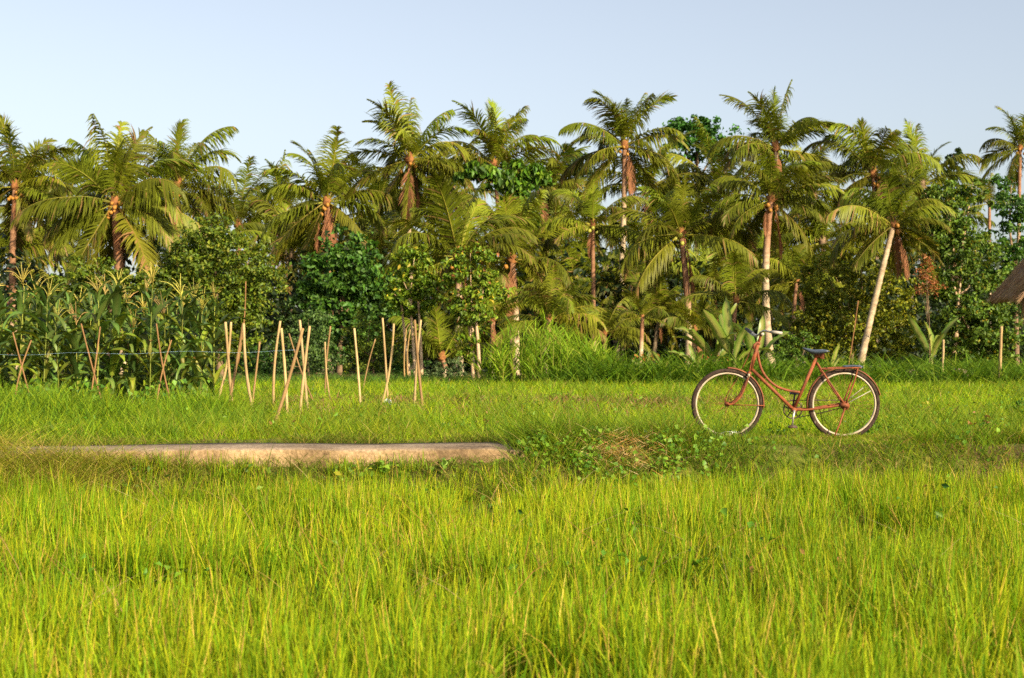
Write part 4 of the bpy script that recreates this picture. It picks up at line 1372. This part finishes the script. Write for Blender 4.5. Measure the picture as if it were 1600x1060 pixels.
banana(1148, 45.6, 2.35, 'largest banana plant behind the bicycle handlebar', 8, 1)
banana(1116, 46.5, 2.2, 'banana plant with raised blades left of the largest one', 6, 2)
banana(1186, 47, 2.0, 'banana plant half hidden behind the bicycle head tube', 6, 3)
banana(1092, 45, 1.4, 'small dark banana plant at the left of the banana group', 5, 4)
banana(1455, 54, 2.2, 'banana plant in the shade right of the leaning trunk', 5, 5)
banana(1296, 45.5, 1.1, 'low broad leaved sucker behind the bicycle saddle', 4, 6)
banana(1040, 45.5, 1.1, 'low broad leaved sucker left of the banana group', 5, 7)
banana(1008, 46.5, .95, 'lowest broad leaved sucker under the smallest young palm', 5, 8)
mb = MB()
n_ = 60
x_ = P(1015, 540, 50).x + rng.normal(0, .22, n_); d_ = 50 + rng.normal(0, .3, n_)
pos_ = np.stack([x_, d_, .55 + .35 * rng.random(n_)], 1)
v_, t_, c_ = leaf_cloud(pos_, .14, pick_cols(n_, [(0.45, 0.14, 0.03), (0.50, 0.22, 0.05), (0.3, .09, .03)], [3, 2, 1]), up=.6, droop=.6)
mb.add(v_, None, t_, c_)
x_ = P(1112, 540, 49).x + rng.normal(0, .3, n_); pos_ = np.stack([x_, 49 + rng.normal(0, .2, n_), .5 + .4 * rng.random(n_)], 1)
v_, t_, c_ = leaf_cloud(pos_, .12, pick_cols(n_, [(0.45, 0.14, 0.03), (0.50, 0.22, 0.05), (0.3, .09, .03)], [3, 2, 1]), up=.6, droop=.6)
mb.add(v_, None, t_, c_)
tag(obj('dead_leaves', mb.mesh('dead_leaves'), M['leaf']), 'withered orange leaves among the banana suckers', 'dead leaves', kind='stuff')


# ------------------------------------------------------------------ rocks, litter, thatched hut
def rock(px, py, d, s, label, seed, name='rock', mat=None, squash=(1, .8, .6)):
    import bmesh
    bm = bmesh.new()
    bmesh.ops.create_icosphere(bm, subdivisions=3, radius=1.0)
    r = np.random.default_rng(seed)
    ax = r.normal(0, 1, (7, 3))
    for v in bm.verts:
        k = 1.0
        for a in ax:
            u = Vector(a / np.linalg.norm(a))
            dd = v.co.normalized().dot(u)
            if dd > .62:
                k = min(k, .62 / dd)
        v.co = Vector((v.co.x * squash[0], v.co.y * squash[1], v.co.z * squash[2])) * k * s * (1 + r.normal(0, .02))
    me = bpy.data.meshes.new(name)
    bm.to_mesh(me); bm.free()
    o = obj(name, me, mat or M['stone'])
    o.location = P(px, py, d)
    gz = float(ground_z(np.array([o.location.x]), np.array([o.location.y]))[0])
    if o.location.z < gz + .1 * s:
        o.location.z = gz + .1 * s
    tag(o, label, 'rock')
    return o


M['stone'] = noisy_mat('weathered_stone', (0.16, 0.12, 0.08), (0.32, 0.25, 0.17), 3, .9, .2, .7)
M['mud'] = noisy_mat('dark_mud', (0.10, 0.06, 0.035), (0.2, 0.12, 0.08), 6, .9, .2, .6)
rock(1500, 586, 45.5, .45, 'largest pale boulder in the verge grass beside the short stake', 1)
rock(1450, 590, 46, .36, 'pale boulder left of the largest one in the verge grass', 2)
rock(1424, 586, 45.6, .30, 'smallest pale boulder farthest left in the verge grass', 3)
rock(1093, 654, 19.6, .13, 'dark clod of mud seen through the front wheel', 4, 'mud_clod', M['mud'], (1.3, .9, .5))
rock(1212, 655, 19.4, .11, 'dark clod of mud between the bicycle wheels', 5, 'mud_clod', M['mud'], (1.2, .9, .6))


def crumpled(px, py, d, sx, sz, label, seed, mat, lift=0.0, ry=0.0):
    r = np.random.default_rng(seed)
    nx, nz = 14, 8
    u, w = np.meshgrid(np.linspace(-.5, .5, nx), np.linspace(0, 1, nz))
    y = (vnoise(u * 9 + 50, w * 5 + 20, 1.0, seed) - .5) * .12
    arch = 1 - (2 * u) ** 2 * .5
    v = np.stack([u.ravel() * sx, y.ravel() - w.ravel() * .06, (w * arch).ravel() * sz + (vnoise(u * 7 + 9, w * 4, 1., seed + 1).ravel() - .5) * sz * .3], 1)
    q = []
    for j in range(nz - 1):
        for i in range(nx - 1):
            a = j * nx + i
            q.append((a, a + 1, a + nx + 1, a + nx))
    me = np_mesh('plastic_scrap', v, q, None, None, False)
    o = obj('plastic_scrap', me, mat)
    o.location = P(px, py, d)
    o.rotation_euler = (0, ry, 0)
    md = o.modifiers.new('thickness', 'SOLIDIFY'); md.thickness = .004
    tag(o, label, 'litter')


M['plastic'] = noisy_mat('white_plastic', (0.62, 0.66, 0.70), (0.78, 0.78, 0.76), 8, .4, .5)
crumpled(1142, 684, 14.25, .28, .07, 'crumpled white plastic scrap in the grass under the front wheel', 5, M['plastic'])
crumpled(606, 632, 23.5, .13, .09, 'small white scrap beside the foot of the bare poles', 8, M['plastic'])
crumpled(915, 722, 12.3, .075, .07, 'pale torn scrap lying on the bank among straw', 12, noisy_mat('pale_scrap', (0.5, 0.33, 0.2), (0.6, 0.45, 0.32), 9, .8))


def hut():
    d = 52
    root = empty('thatched_hut', (P(1640, 600, d).x, d, float(ground_z(np.array([20.]), np.array([52.]))[0])))
    tag(root, 'thatched hut roof with pale bargeboard poking in at the right edge', 'hut')
    ox, oy, oz = root.location
    eave = np.array(P(1602, 460, d)) - np.array(root.location)
    ridge = eave + np.array([2.6, 0, 2.9])
    # solid roof body
    mb = MB()
    th = .22
    pr = [eave, eave + np.array([.12, 0, -.20]), ridge + np.array([0, 0, -.35]), np.array([2 * ridge[0] - eave[0] - .12, 0, eave[2] - .2]), np.array([2 * ridge[0] - eave[0], 0, eave[2]]), ridge]
    v = [p + np.array([0, 0, 0]) for p in pr] + [p + np.array([0, 4.0, 0]) for p in pr]
    q = [(i, (i + 1) % 6, (i + 1) % 6 + 6, i + 6) for i in range(6)]
    t = [(0, 2, 1), (0, 5, 2), (5, 3, 2), (5, 4, 3), (6, 7, 8), (6, 8, 11), (11, 8, 9), (11, 9, 10)]
    mb.add(v, q, t)
    M['thatch'] = noisy_mat('thatch', (0.22, 0.14, 0.09), (0.38, 0.26, 0.17), 12, .95, .1, .6)
    obj('roof', mb.mesh('roof'), M['thatch'], root)
    # straw
    r = np.random.default_rng(5)
    n = 3600
    f = r.random(n)
    k = r.random(n)
    side = r.random(n) < .8
    base = eave + (ridge - eave) * f[:, None] + np.stack([0 * f, 4.0 * k, .03 + 0 * f], 1)
    base[:, 1] = np.where(side, base[:, 1] * .25 - .05, base[:, 1])
    nn = 1400
    fr = eave + (ridge - eave) * (r.random(nn) ** 2 * .5)[:, None] + np.stack([.0 * np.ones(nn), -.1 + .5 * r.random(nn), -.02 * np.ones(nn)], 1)
    cols = pick_cols(n + nn, [(0.36, 0.23, 0.14), (0.24, 0.14, 0.09), (0.46, 0.32, 0.20)], [3, 2, 1.5], .2, r)
    pos = np.concatenate([base, fr])
    L = np.concatenate([.25 + .3 * r.random(n), .35 + .75 * r.random(nn) ** 1.3])
    slope = (eave - ridge) / np.linalg.norm(eave - ridge)
    dirs = np.concatenate([slope + r.normal(0, .12, (n, 3)), np.array([.12, -.1, -1]) + r.normal(0, .13, (nn, 3))])
    dirs /= np.linalg.norm(dirs, axis=1)[:, None]
    w = np.cross(dirs, np.array([0, 1, .1])) * .012
    wv = np.stack([pos - w, pos + w, pos + dirs * L[:, None] + w * .3, pos + dirs * L[:, None] - w * .3], 1).reshape(-1, 3)
    i4 = np.arange(n + nn)[:, None] * 4
    mb = MB(); mb.add(wv, i4 + np.array([[0, 1, 2, 3]]), None, np.repeat(cols, 4, 0))
    o = obj('straw', mb.mesh('straw'), M['grass'], root); o['kind'] = 'stuff'
    # bargeboards and posts
    mb = MB()
    e2 = eave + (ridge - eave) * .06
    mb.tube([e2 + np.array([.05, -.14, .12]), ridge + np.array([0, -.14, .16])], .075, 4)
    obj('bargeboard', mb.mesh('bargeboard'), M['palebark'], root)
    for px_ in (1.7, 2 * (ridge[0] - eave[0]) - 1.7):
        for py_ in (.4, 3.6):
            mb = MB()
            mb.tube([(eave[0] + px_, py_, -.1), (eave[0] + px_, py_, eave[2] + .6)], .07, 8)
            obj('post', mb.mesh('post', True), M['bark'], root)


hut()


# ------------------------------------------------------------------ rice panicle near the camera
def panicle():
    d = 4.4
    top = P(738, 1040, d)
    b = Vector((top.x - .10, d + .05, -.43))
    root = empty('rice_stalk', b)
    tag(root, 'drooping yellow rice ear at the bottom edge of the picture', 'rice')
    k = np.array(top) - np.array(b)
    path = smooth_path([(0, 0, 0), (k[0] * .4, 0, k[2] * .75), (k[0], 0, k[2]), (k[0] + .055, 0, k[2] - .02), (k[0] + .085, -.01, k[2] - .09)], 26)
    mb = MB(); mb.tube(path, np.linspace(.0025, .001, 26), 5, (0.24, 0.24, 0.03))
    obj('stem', mb.mesh('stem'), M['rice'], root)
    mb = MB()
    r = np.random.default_rng(3)
    for i in range(70):
        s = 15 + 10.9 * r.random()
        p = path[int(s)] + r.normal(0, .005, 3)
        dv = path[min(25, int(s) + 1)] - path[int(s)]
        dv = dv / (np.linalg.norm(dv) + 1e-9) + r.normal(0, .3, 3)
        dv /= np.linalg.norm(dv)
        mb.tube([p, p + dv * .004, p + dv * .008], [.0006, .0017, .0005], 5, (0.42 + .1 * r.random(), 0.36, 0.06))
    o = obj('grains', mb.mesh('grains'), M['rice'], root); o['kind'] = 'stuff'


panicle()


# ------------------------------------------------------------------ bicycle
def bicycle():
    S = 161.0
    X0 = 1226.0
    d = 13.75
    gx = (X0 - 800) / F * d
    gz = -0.02
    M['rust'] = noisy_mat('rust_red_paint', (0.10, 0.033, 0.014), (0.25, 0.068, 0.022), 9, .65, .25, .15, c3=(0.31, 0.10, 0.045))
    M['rustdark'] = noisy_mat('dark_rust', (0.10, 0.034, 0.018), (0.23, 0.072, 0.03), 9, .75, .3, .2)
    M['tyre'] = noisy_mat('dusty_tyre', (0.022, 0.014, 0.010), (0.055, 0.034, 0.025), 20, .9, .2, .4, c3=(0.3, 0.25, 0.2))
    M['rim'] = noisy_mat('cream_rim', (0.30, 0.235, 0.155), (0.48, 0.40, 0.29), 9, .4, .5, c3=(0.5, 0.34, 0.2))
    M['steel'] = noisy_mat('dull_steel', (0.35, 0.30, 0.25), (0.55, 0.50, 0.44), 14, .4, .5, metal=.7)
    M['black'] = noisy_mat('black_rubber', (0.015, 0.016, 0.02), (0.03, 0.03, 0.035), 14, .35, .5)
    M['grip'] = noisy_mat('grey_grip', (0.26, 0.23, 0.19), (0.36, 0.32, 0.27), 14, .5, .4)
    M['saddle'] = noisy_mat('saddle_leather', (0.03, 0.04, 0.06), (0.05, 0.065, 0.09), 12, .28, .6)
    M['chain'] = noisy_mat('oily_chain', (0.04, 0.025, 0.018), (0.09, 0.05, 0.03), 30, .6, .4)
    root = empty('bicycle', (gx, d, gz))
    root.rotation_euler = (math.radians(3.5), 0, math.radians(-1.5))
    tag(root, 'rusty red step-through bicycle parked on the grassy path', 'bicycle')

    def U(u, v, y=0.0):
        """crop-coordinates of the zoomed photograph -> local metres"""
        px = 1040 + u / 4.417
        py = 480 + v / 4.417
        return np.array([(px - X0) / S, y, (683.5 - py) / S])

    def part(name, pts, rad, mat, sides=10, n=None, parent=None):
        pts = smooth_path(pts, n) if n else np.array(pts)
        mb = MB(); mb.tube(pts, rad, sides)
        return obj(name, mb.mesh(name, True), mat, parent or root)

    def ring(cx, cz, R, r, mat, name, parent, major=72, minor=10, a0=0, a1=2 * math.pi, y=0, flat=1.0):
        full = abs(a1 - a0 - 2 * math.pi) < 1e-6
        V, q = [], []
        m = major if full else major + 1
        for i in range(m):
            a = a0 + (a1 - a0) * i / major
            for j in range(minor):
                b = 2 * math.pi * j / minor
                rr_ = R + r * math.cos(b)
                V.append((cx + rr_ * math.cos(a), y + r * flat * math.sin(b), cz + rr_ * math.sin(a)))
        for i in range(major):
            for j in range(minor):
                i2 = (i + 1) % m
                q.append((i * minor + j, i * minor + (j + 1) % minor, i2 * minor + (j + 1) % minor, i2 * minor + j))
        me = np_mesh(name, V, q, None, None, True)
        return obj(name, me, mat, parent)

    spoke_me = None
    R = .345
    hubs = {'front': U(425, 668), 'rear': U(1224, 658)}
    for w, h in hubs.items():
        h = h.copy()
        h[2] = R + .002
        hubs[w] = h
        mb = MB()
        mb.tube([(h[0], -.05, h[2]), (h[0], -.035, h[2]), (h[0], -.03, h[2]), (h[0], .03, h[2]), (h[0], .035, h[2]), (h[0], .05, h[2])], [.008, .012, .022 if w == 'front' else .035, .022 if w == 'front' else .035, .012, .008], 12)
        wheel = obj('wheel', mb.mesh('wheel', True), M['rust'], root)
        wheel['label'] = w + ' wheel'
        ring(h[0], h[2], R - .021, .021, M['tyre'], 'tyre', wheel, 84, 12)
        ring(h[0], h[2], R - .045, .011, M['rim'], 'rim', wheel, 84, 10, flat=1.5)
        if spoke_me is None:
            mb = MB(); mb.tube([(0, 0, 0), (1, 0, 0)], .0011, 4)
            spoke_me = mb.mesh('spoke'); spoke_me.materials.append(M['rustdark'])
        for i in range(32):
            a = 2 * math.pi * i / 32
            sy = .028 if i % 2 else -.028
            tg = .5 if (i // 2) % 2 else -.5
            p0 = Vector((h[0] + .02 * math.cos(a + tg * 2), sy, h[2] + .02 * math.sin(a + tg * 2)))
            p1 = Vector((h[0] + (R - .052) * math.cos(a), 0, h[2] + (R - .052) * math.sin(a)))
            dv = p1 - p0
            o = obj('spoke', spoke_me, None, wheel, p0, dv.to_track_quat('X', 'Z').to_euler(), (dv.length, 1, 1))
    fh, rh = hubs['front'], hubs['rear']
    bb = U(880, 690)
    ht, hb = U(634, 235), U(585, 415)
    # frame tubes
    part('head_tube', [ht, hb], .019, M['rust'], 12)
    ring(ht[0], ht[2], .001, .022, M['rustdark'], 'head_cup', root, 12, 8)
    part('down_tube', [hb + np.array([.005, 0, .01]), bb], .0165, M['rust'], 12)
    part('top_tube', [U(630, 285), U(640, 350), U(662, 420), U(705, 482), U(765, 530), U(840, 557), U(922, 570)], .0125, M['rust'], 12, 36)
    st = U(1032, 335)
    part('seat_tube', [bb, st], .0165, M['rust'], 12)
    part('seat_post', [st, U(1040, 310)], .0125, M['rust'], 10)
    part('bottom_bracket', [bb + np.array([0, -.04, 0]), bb + np.array([0, .04, 0])], .024, M['rust'], 14)
    for s in (-1, 1):
        part('seat_stay', [U(1034, 365) + np.array([0, s * .02, 0]), U(1085, 450) + np.array([0, s * .05, 0]), rh + np.array([-.01, s * .06, .01])], [.0085] * 12, M['rust'], 10, 12)
        part('chain_stay', [bb + np.array([.0, s * .025, 0]), U(1000, 684, s * .045), rh + np.array([-.01, s * .06, 0])], [.011] * 12, M['rust'], 10, 12)
        part('fork_blade', [U(572, 440, s * .03), U(545, 520, s * .047), U(515, 590, s * .052), U(470, 640, s * .055), fh + np.array([0, s * .055, 0])], np.linspace(.0135, .008, 20), M['rust'] if s < 0 else M['rust'], 10, 20)
        part('rack_stay', [U(1306, 402, s * .06), U(1280, 500, s * .065), rh + np.array([.01, s * .066, .02])], [.008] * 10, M['rust'], 8, 10)
    part('fork_crown', [U(575, 438, -.045), U(575, 438, .045)], .017, M['rust'], 10)
    part('axle_plate', [rh + np.array([-.05, -.07, -.005]), rh + np.array([-.01, -.072, 0]), rh + np.array([.03, -.072, -.015])], [.016, .024, .018], M['rust'], 10)
    part('hub_brake', [rh + np.array([0, -.066, -.01]), rh + np.array([0, -.045, -.01])], .042, M['rust'], 18)
    # stem, handlebar, brake rods
    tp = U(652, 178)
    part('stem', [ht, tp, tp + np.array([-.003, 0, .02])], .0125, M['rust'], 12)
    part('stem_clamp', [tp + np.array([.012, -.025, .012]), tp + np.array([.012, .025, .012])], .017, M['grip'], 12)
    c = tp + np.array([0, 0, .022])
    part('handlebar', [U(735, 152, -.29), U(690, 148, -.27), U(655, 142, -.20), U(640, 160, -.07), c, U(632, 182, .08), U(615, 172, .19), U(600, 158, .26), U(583, 146, .29)], .0105, M['steel'], 10, 40)
    part('grip', [U(765, 156, -.295), U(725, 151, -.285), U(690, 148, -.27)], [.014, .0165, .015], M['grip'], 12)
    part('grip', [U(577, 142, .30), U(598, 156, .265), U(618, 172, .2)], [.014, .018, .016], M['black'], 12)
    part('brake_lever', [U(636, 192, .06), U(612, 184, .18), U(585, 160, .27)], [.006, .006, .004], M['steel'], 8)
    part('brake_rod', [U(612, 235, .03), U(560, 350, .05), U(500, 470, .058), U(440, 575, .06), U(420, 622, .06), U(418, 665, .058)], .0048, M['rust'], 7, 24)
    part('brake_rod', [U(625, 250, -.03), U(590, 340, -.035), U(572, 440, -.04)], .004, M['rust'], 7, 12)
    mb = MB(); mb.tube([U(566, 440, -.06), U(566, 460, -.064)], [.013, .010], 10); mb.tube([U(557, 456, -.058), U(557, 466, -.058)], .007, 8)
    obj('brake_block', mb.mesh('brake_block', True), M['rim'], root)
    part('lamp_bracket', [U(628, 225, -.02), U(605, 245, -.02), U(602, 275, -.02)], [.009, .012, .008], M['rustdark'], 8)

    # mudguards: curved strips
    def guard(h, Rg, a0, a1, name, mat, wid=.028, n=40):
        V, q = [], []
        k = 7
        for i in range(n + 1):
            a = math.radians(a0 + (a1 - a0) * i / n)
            for j in range(k):
                b = -1.2 + 2.4 * j / (k - 1)
                rr_ = Rg - .018 + .018 * math.cos(b)
                V.append((h[0] + rr_ * math.cos(a), wid * math.sin(b), h[2] + rr_ * math.sin(a)))
        for i in range(n):
            for j in range(k - 1):
                a = i * k + j
                q.append((a, a + 1, a + k + 1, a + k))
        o = obj(name, np_mesh(name, V, q, None, None, True), mat, root)
        md = o.modifiers.new('thickness', 'SOLIDIFY'); md.thickness = .0025
        return o
    guard(fh, .360, -6, 90, 'mudguard', M['rustdark'], .024)
    guard(rh, .363, 14, 186, 'mudguard', M['rustdark'], .024)
    part('mudguard_stay', [fh + np.array([.01, -.045, 0]), fh + np.array([.2, -.04, -.006]), fh + np.array([.36, -.026, -.012])], .0042, M['rust'], 7)
    part('mudguard_stay', [rh + np.array([.01, -.06, .01]), U(1400, 558, -.028)], .0035, M['grip'], 7)
    part('mudguard_stay', [rh + np.array([.01, .06, .01]), U(1375, 528, .028)], .0035, M['grip'], 7)
    # carrier rack
    for s in (-1, 1):
        part('rack_rail', [U(1060, 408, s * .03), U(1078, 409, s * .055), U(1150, 404, s * .065), U(1300, 398, s * .065), U(1335, 402, s * .05)], .0062, M['rust'], 8, 16)
    for u in (1110, 1170, 1230, 1290):
        part('rack_slat', [U(u, 405, -.064), U(u, 405, .064)], .005, M['rust'], 7)
    part('rack_spring', [U(1215, 393, -.03), U(1280, 388, -.035), U(1335, 391, -.03), U(1350, 398, 0), U(1335, 391, .03), U(1280, 388, .035), U(1215, 393, .03)], .007, M['saddle'], 8, 30)
    part('rack_clamp', [U(1325, 398, -.06), U(1330, 392, 0), U(1325, 398, .06)], .013, M['saddle'], 8)
    # cranks, chainring, chain
    ch = ring(bb[0], bb[2], .088, .006, M['chain'], 'chainring', root, 48, 8, y=.04, flat=.6)
    for i in range(5):
        a = i * 1.2566 + .3
        mb = MB(); mb.tube([(bb[0] + .018 * math.cos(a), .04, bb[2] + .018 * math.sin(a)), (bb[0] + .085 * math.cos(a), .04, bb[2] + .085 * math.sin(a))], .006, 6)
        obj('chainring_arm', mb.mesh('chainring_arm'), M['chain'], ch)
    ring(bb[0], bb[2], .045, .004, M['chain'], 'chainring_hub', ch, 30, 8, y=.04)
    part('crank', [bb + np.array([0, -.05, 0]), U(872, 740, -.06), U(864, 792, -.065)], [.013, .009, .010], M['steel'], 9)
    part('crank', [bb + np.array([0, .05, 0]), U(888, 640, .06), U(896, 588, .065)], [.012, .009, .010], M['chain'], 9)
    for (p, s) in ((U(862, 798, -.065), -1), (U(897, 582, .065), 1)):
        mb = MB()
        y0, y1 = (p[1] - .085, p[1] - .005) if s < 0 else (p[1] + .005, p[1] + .085)
        mb.box((p[0] - .04, y0, p[2] - .012), (p[0] + .04, y1, p[2] + .004))
        mb.tube([(p[0] - .03, (y0 + y1) / 2, p[2] + .003), (p[0] + .03, (y0 + y1) / 2, p[2] + .003)], .012, 6)
        obj('pedal', mb.mesh('pedal'), M['black'] if s > 0 else M['chain'], root)
    part('chain', [(bb[0], .04, bb[2] + .088), (rh[0], .04, rh[2] + .035)], .0045, M['chain'], 6)
    part('chain', [(bb[0], .04, bb[2] - .088), ((bb[0] + rh[0]) / 2, .04, (bb[2] + rh[2] - .128) / 2 - .004), (rh[0], .04, rh[2] - .035)], .0045, M['chain'], 6)
    part('kickstand', [rh + np.array([-.005, -.07, -.03]), U(1180, 780, -.11), U(1128, 890, -.16)], [.009, .008, .007], M['rust'], 8)
    # saddle
    mb = MB()
    sec = [(938, 274, .012, .010), (955, 279, .024, .017), (985, 288, .034, .028), (1015, 296, .05, .034), (1045, 296, .075, .034), (1075, 293, .098, .028), (1098, 292, .10, .018), (1112, 294, .085, .008)]
    V, q = [], []
    k = 12
    for u, v, hw, hh in sec:
        p = U(u, v)
        for j in range(k):
            b = 2 * math.pi * j / k
            zz = math.sin(b)
            V.append((p[0], hw * math.cos(b), p[2] + hh * (zz * .45 if zz > 0 else zz * (1.1 if abs(math.cos(b)) < .9 else .8)) + .012))
    for i in range(len(sec) - 1):
        for j in range(k):
            q.append((i * k + j, i * k + (j + 1) % k, (i + 1) * k + (j + 1) % k, (i + 1) * k + j))
    n0 = len(V)
    V.append(tuple(np.mean(V[:k], 0))); V.append(tuple(np.mean(V[n0 - k:n0], 0)))
    t = [(n0, (j + 1) % k, j) for j in range(k)] + [(n0 + 1, n0 - k + j, n0 - k + (j + 1) % k) for j in range(k)]
    obj('saddle', np_mesh('saddle', V, q, t, None, True), M['saddle'], root)
    for s in (-1, 1):
        a = np.linspace(0, 5 * 2 * math.pi, 50)
        c0 = U(1068, 325, s * .05)
        pts = np.stack([c0[0] + .014 * np.cos(a), c0[1] + .014 * np.sin(a), c0[2] - .02 + .05 * a / a[-1]], 1)
        mb = MB(); mb.tube(pts, .0028, 6)
        obj('saddle_spring', mb.mesh('saddle_spring', True), M['rustdark'], root)
    part('saddle_clamp', [U(1020, 318, 0), U(1045, 322, 0), U(1075, 332, 0)], [.010, .014, .010], M['rust'], 9)


bicycle()
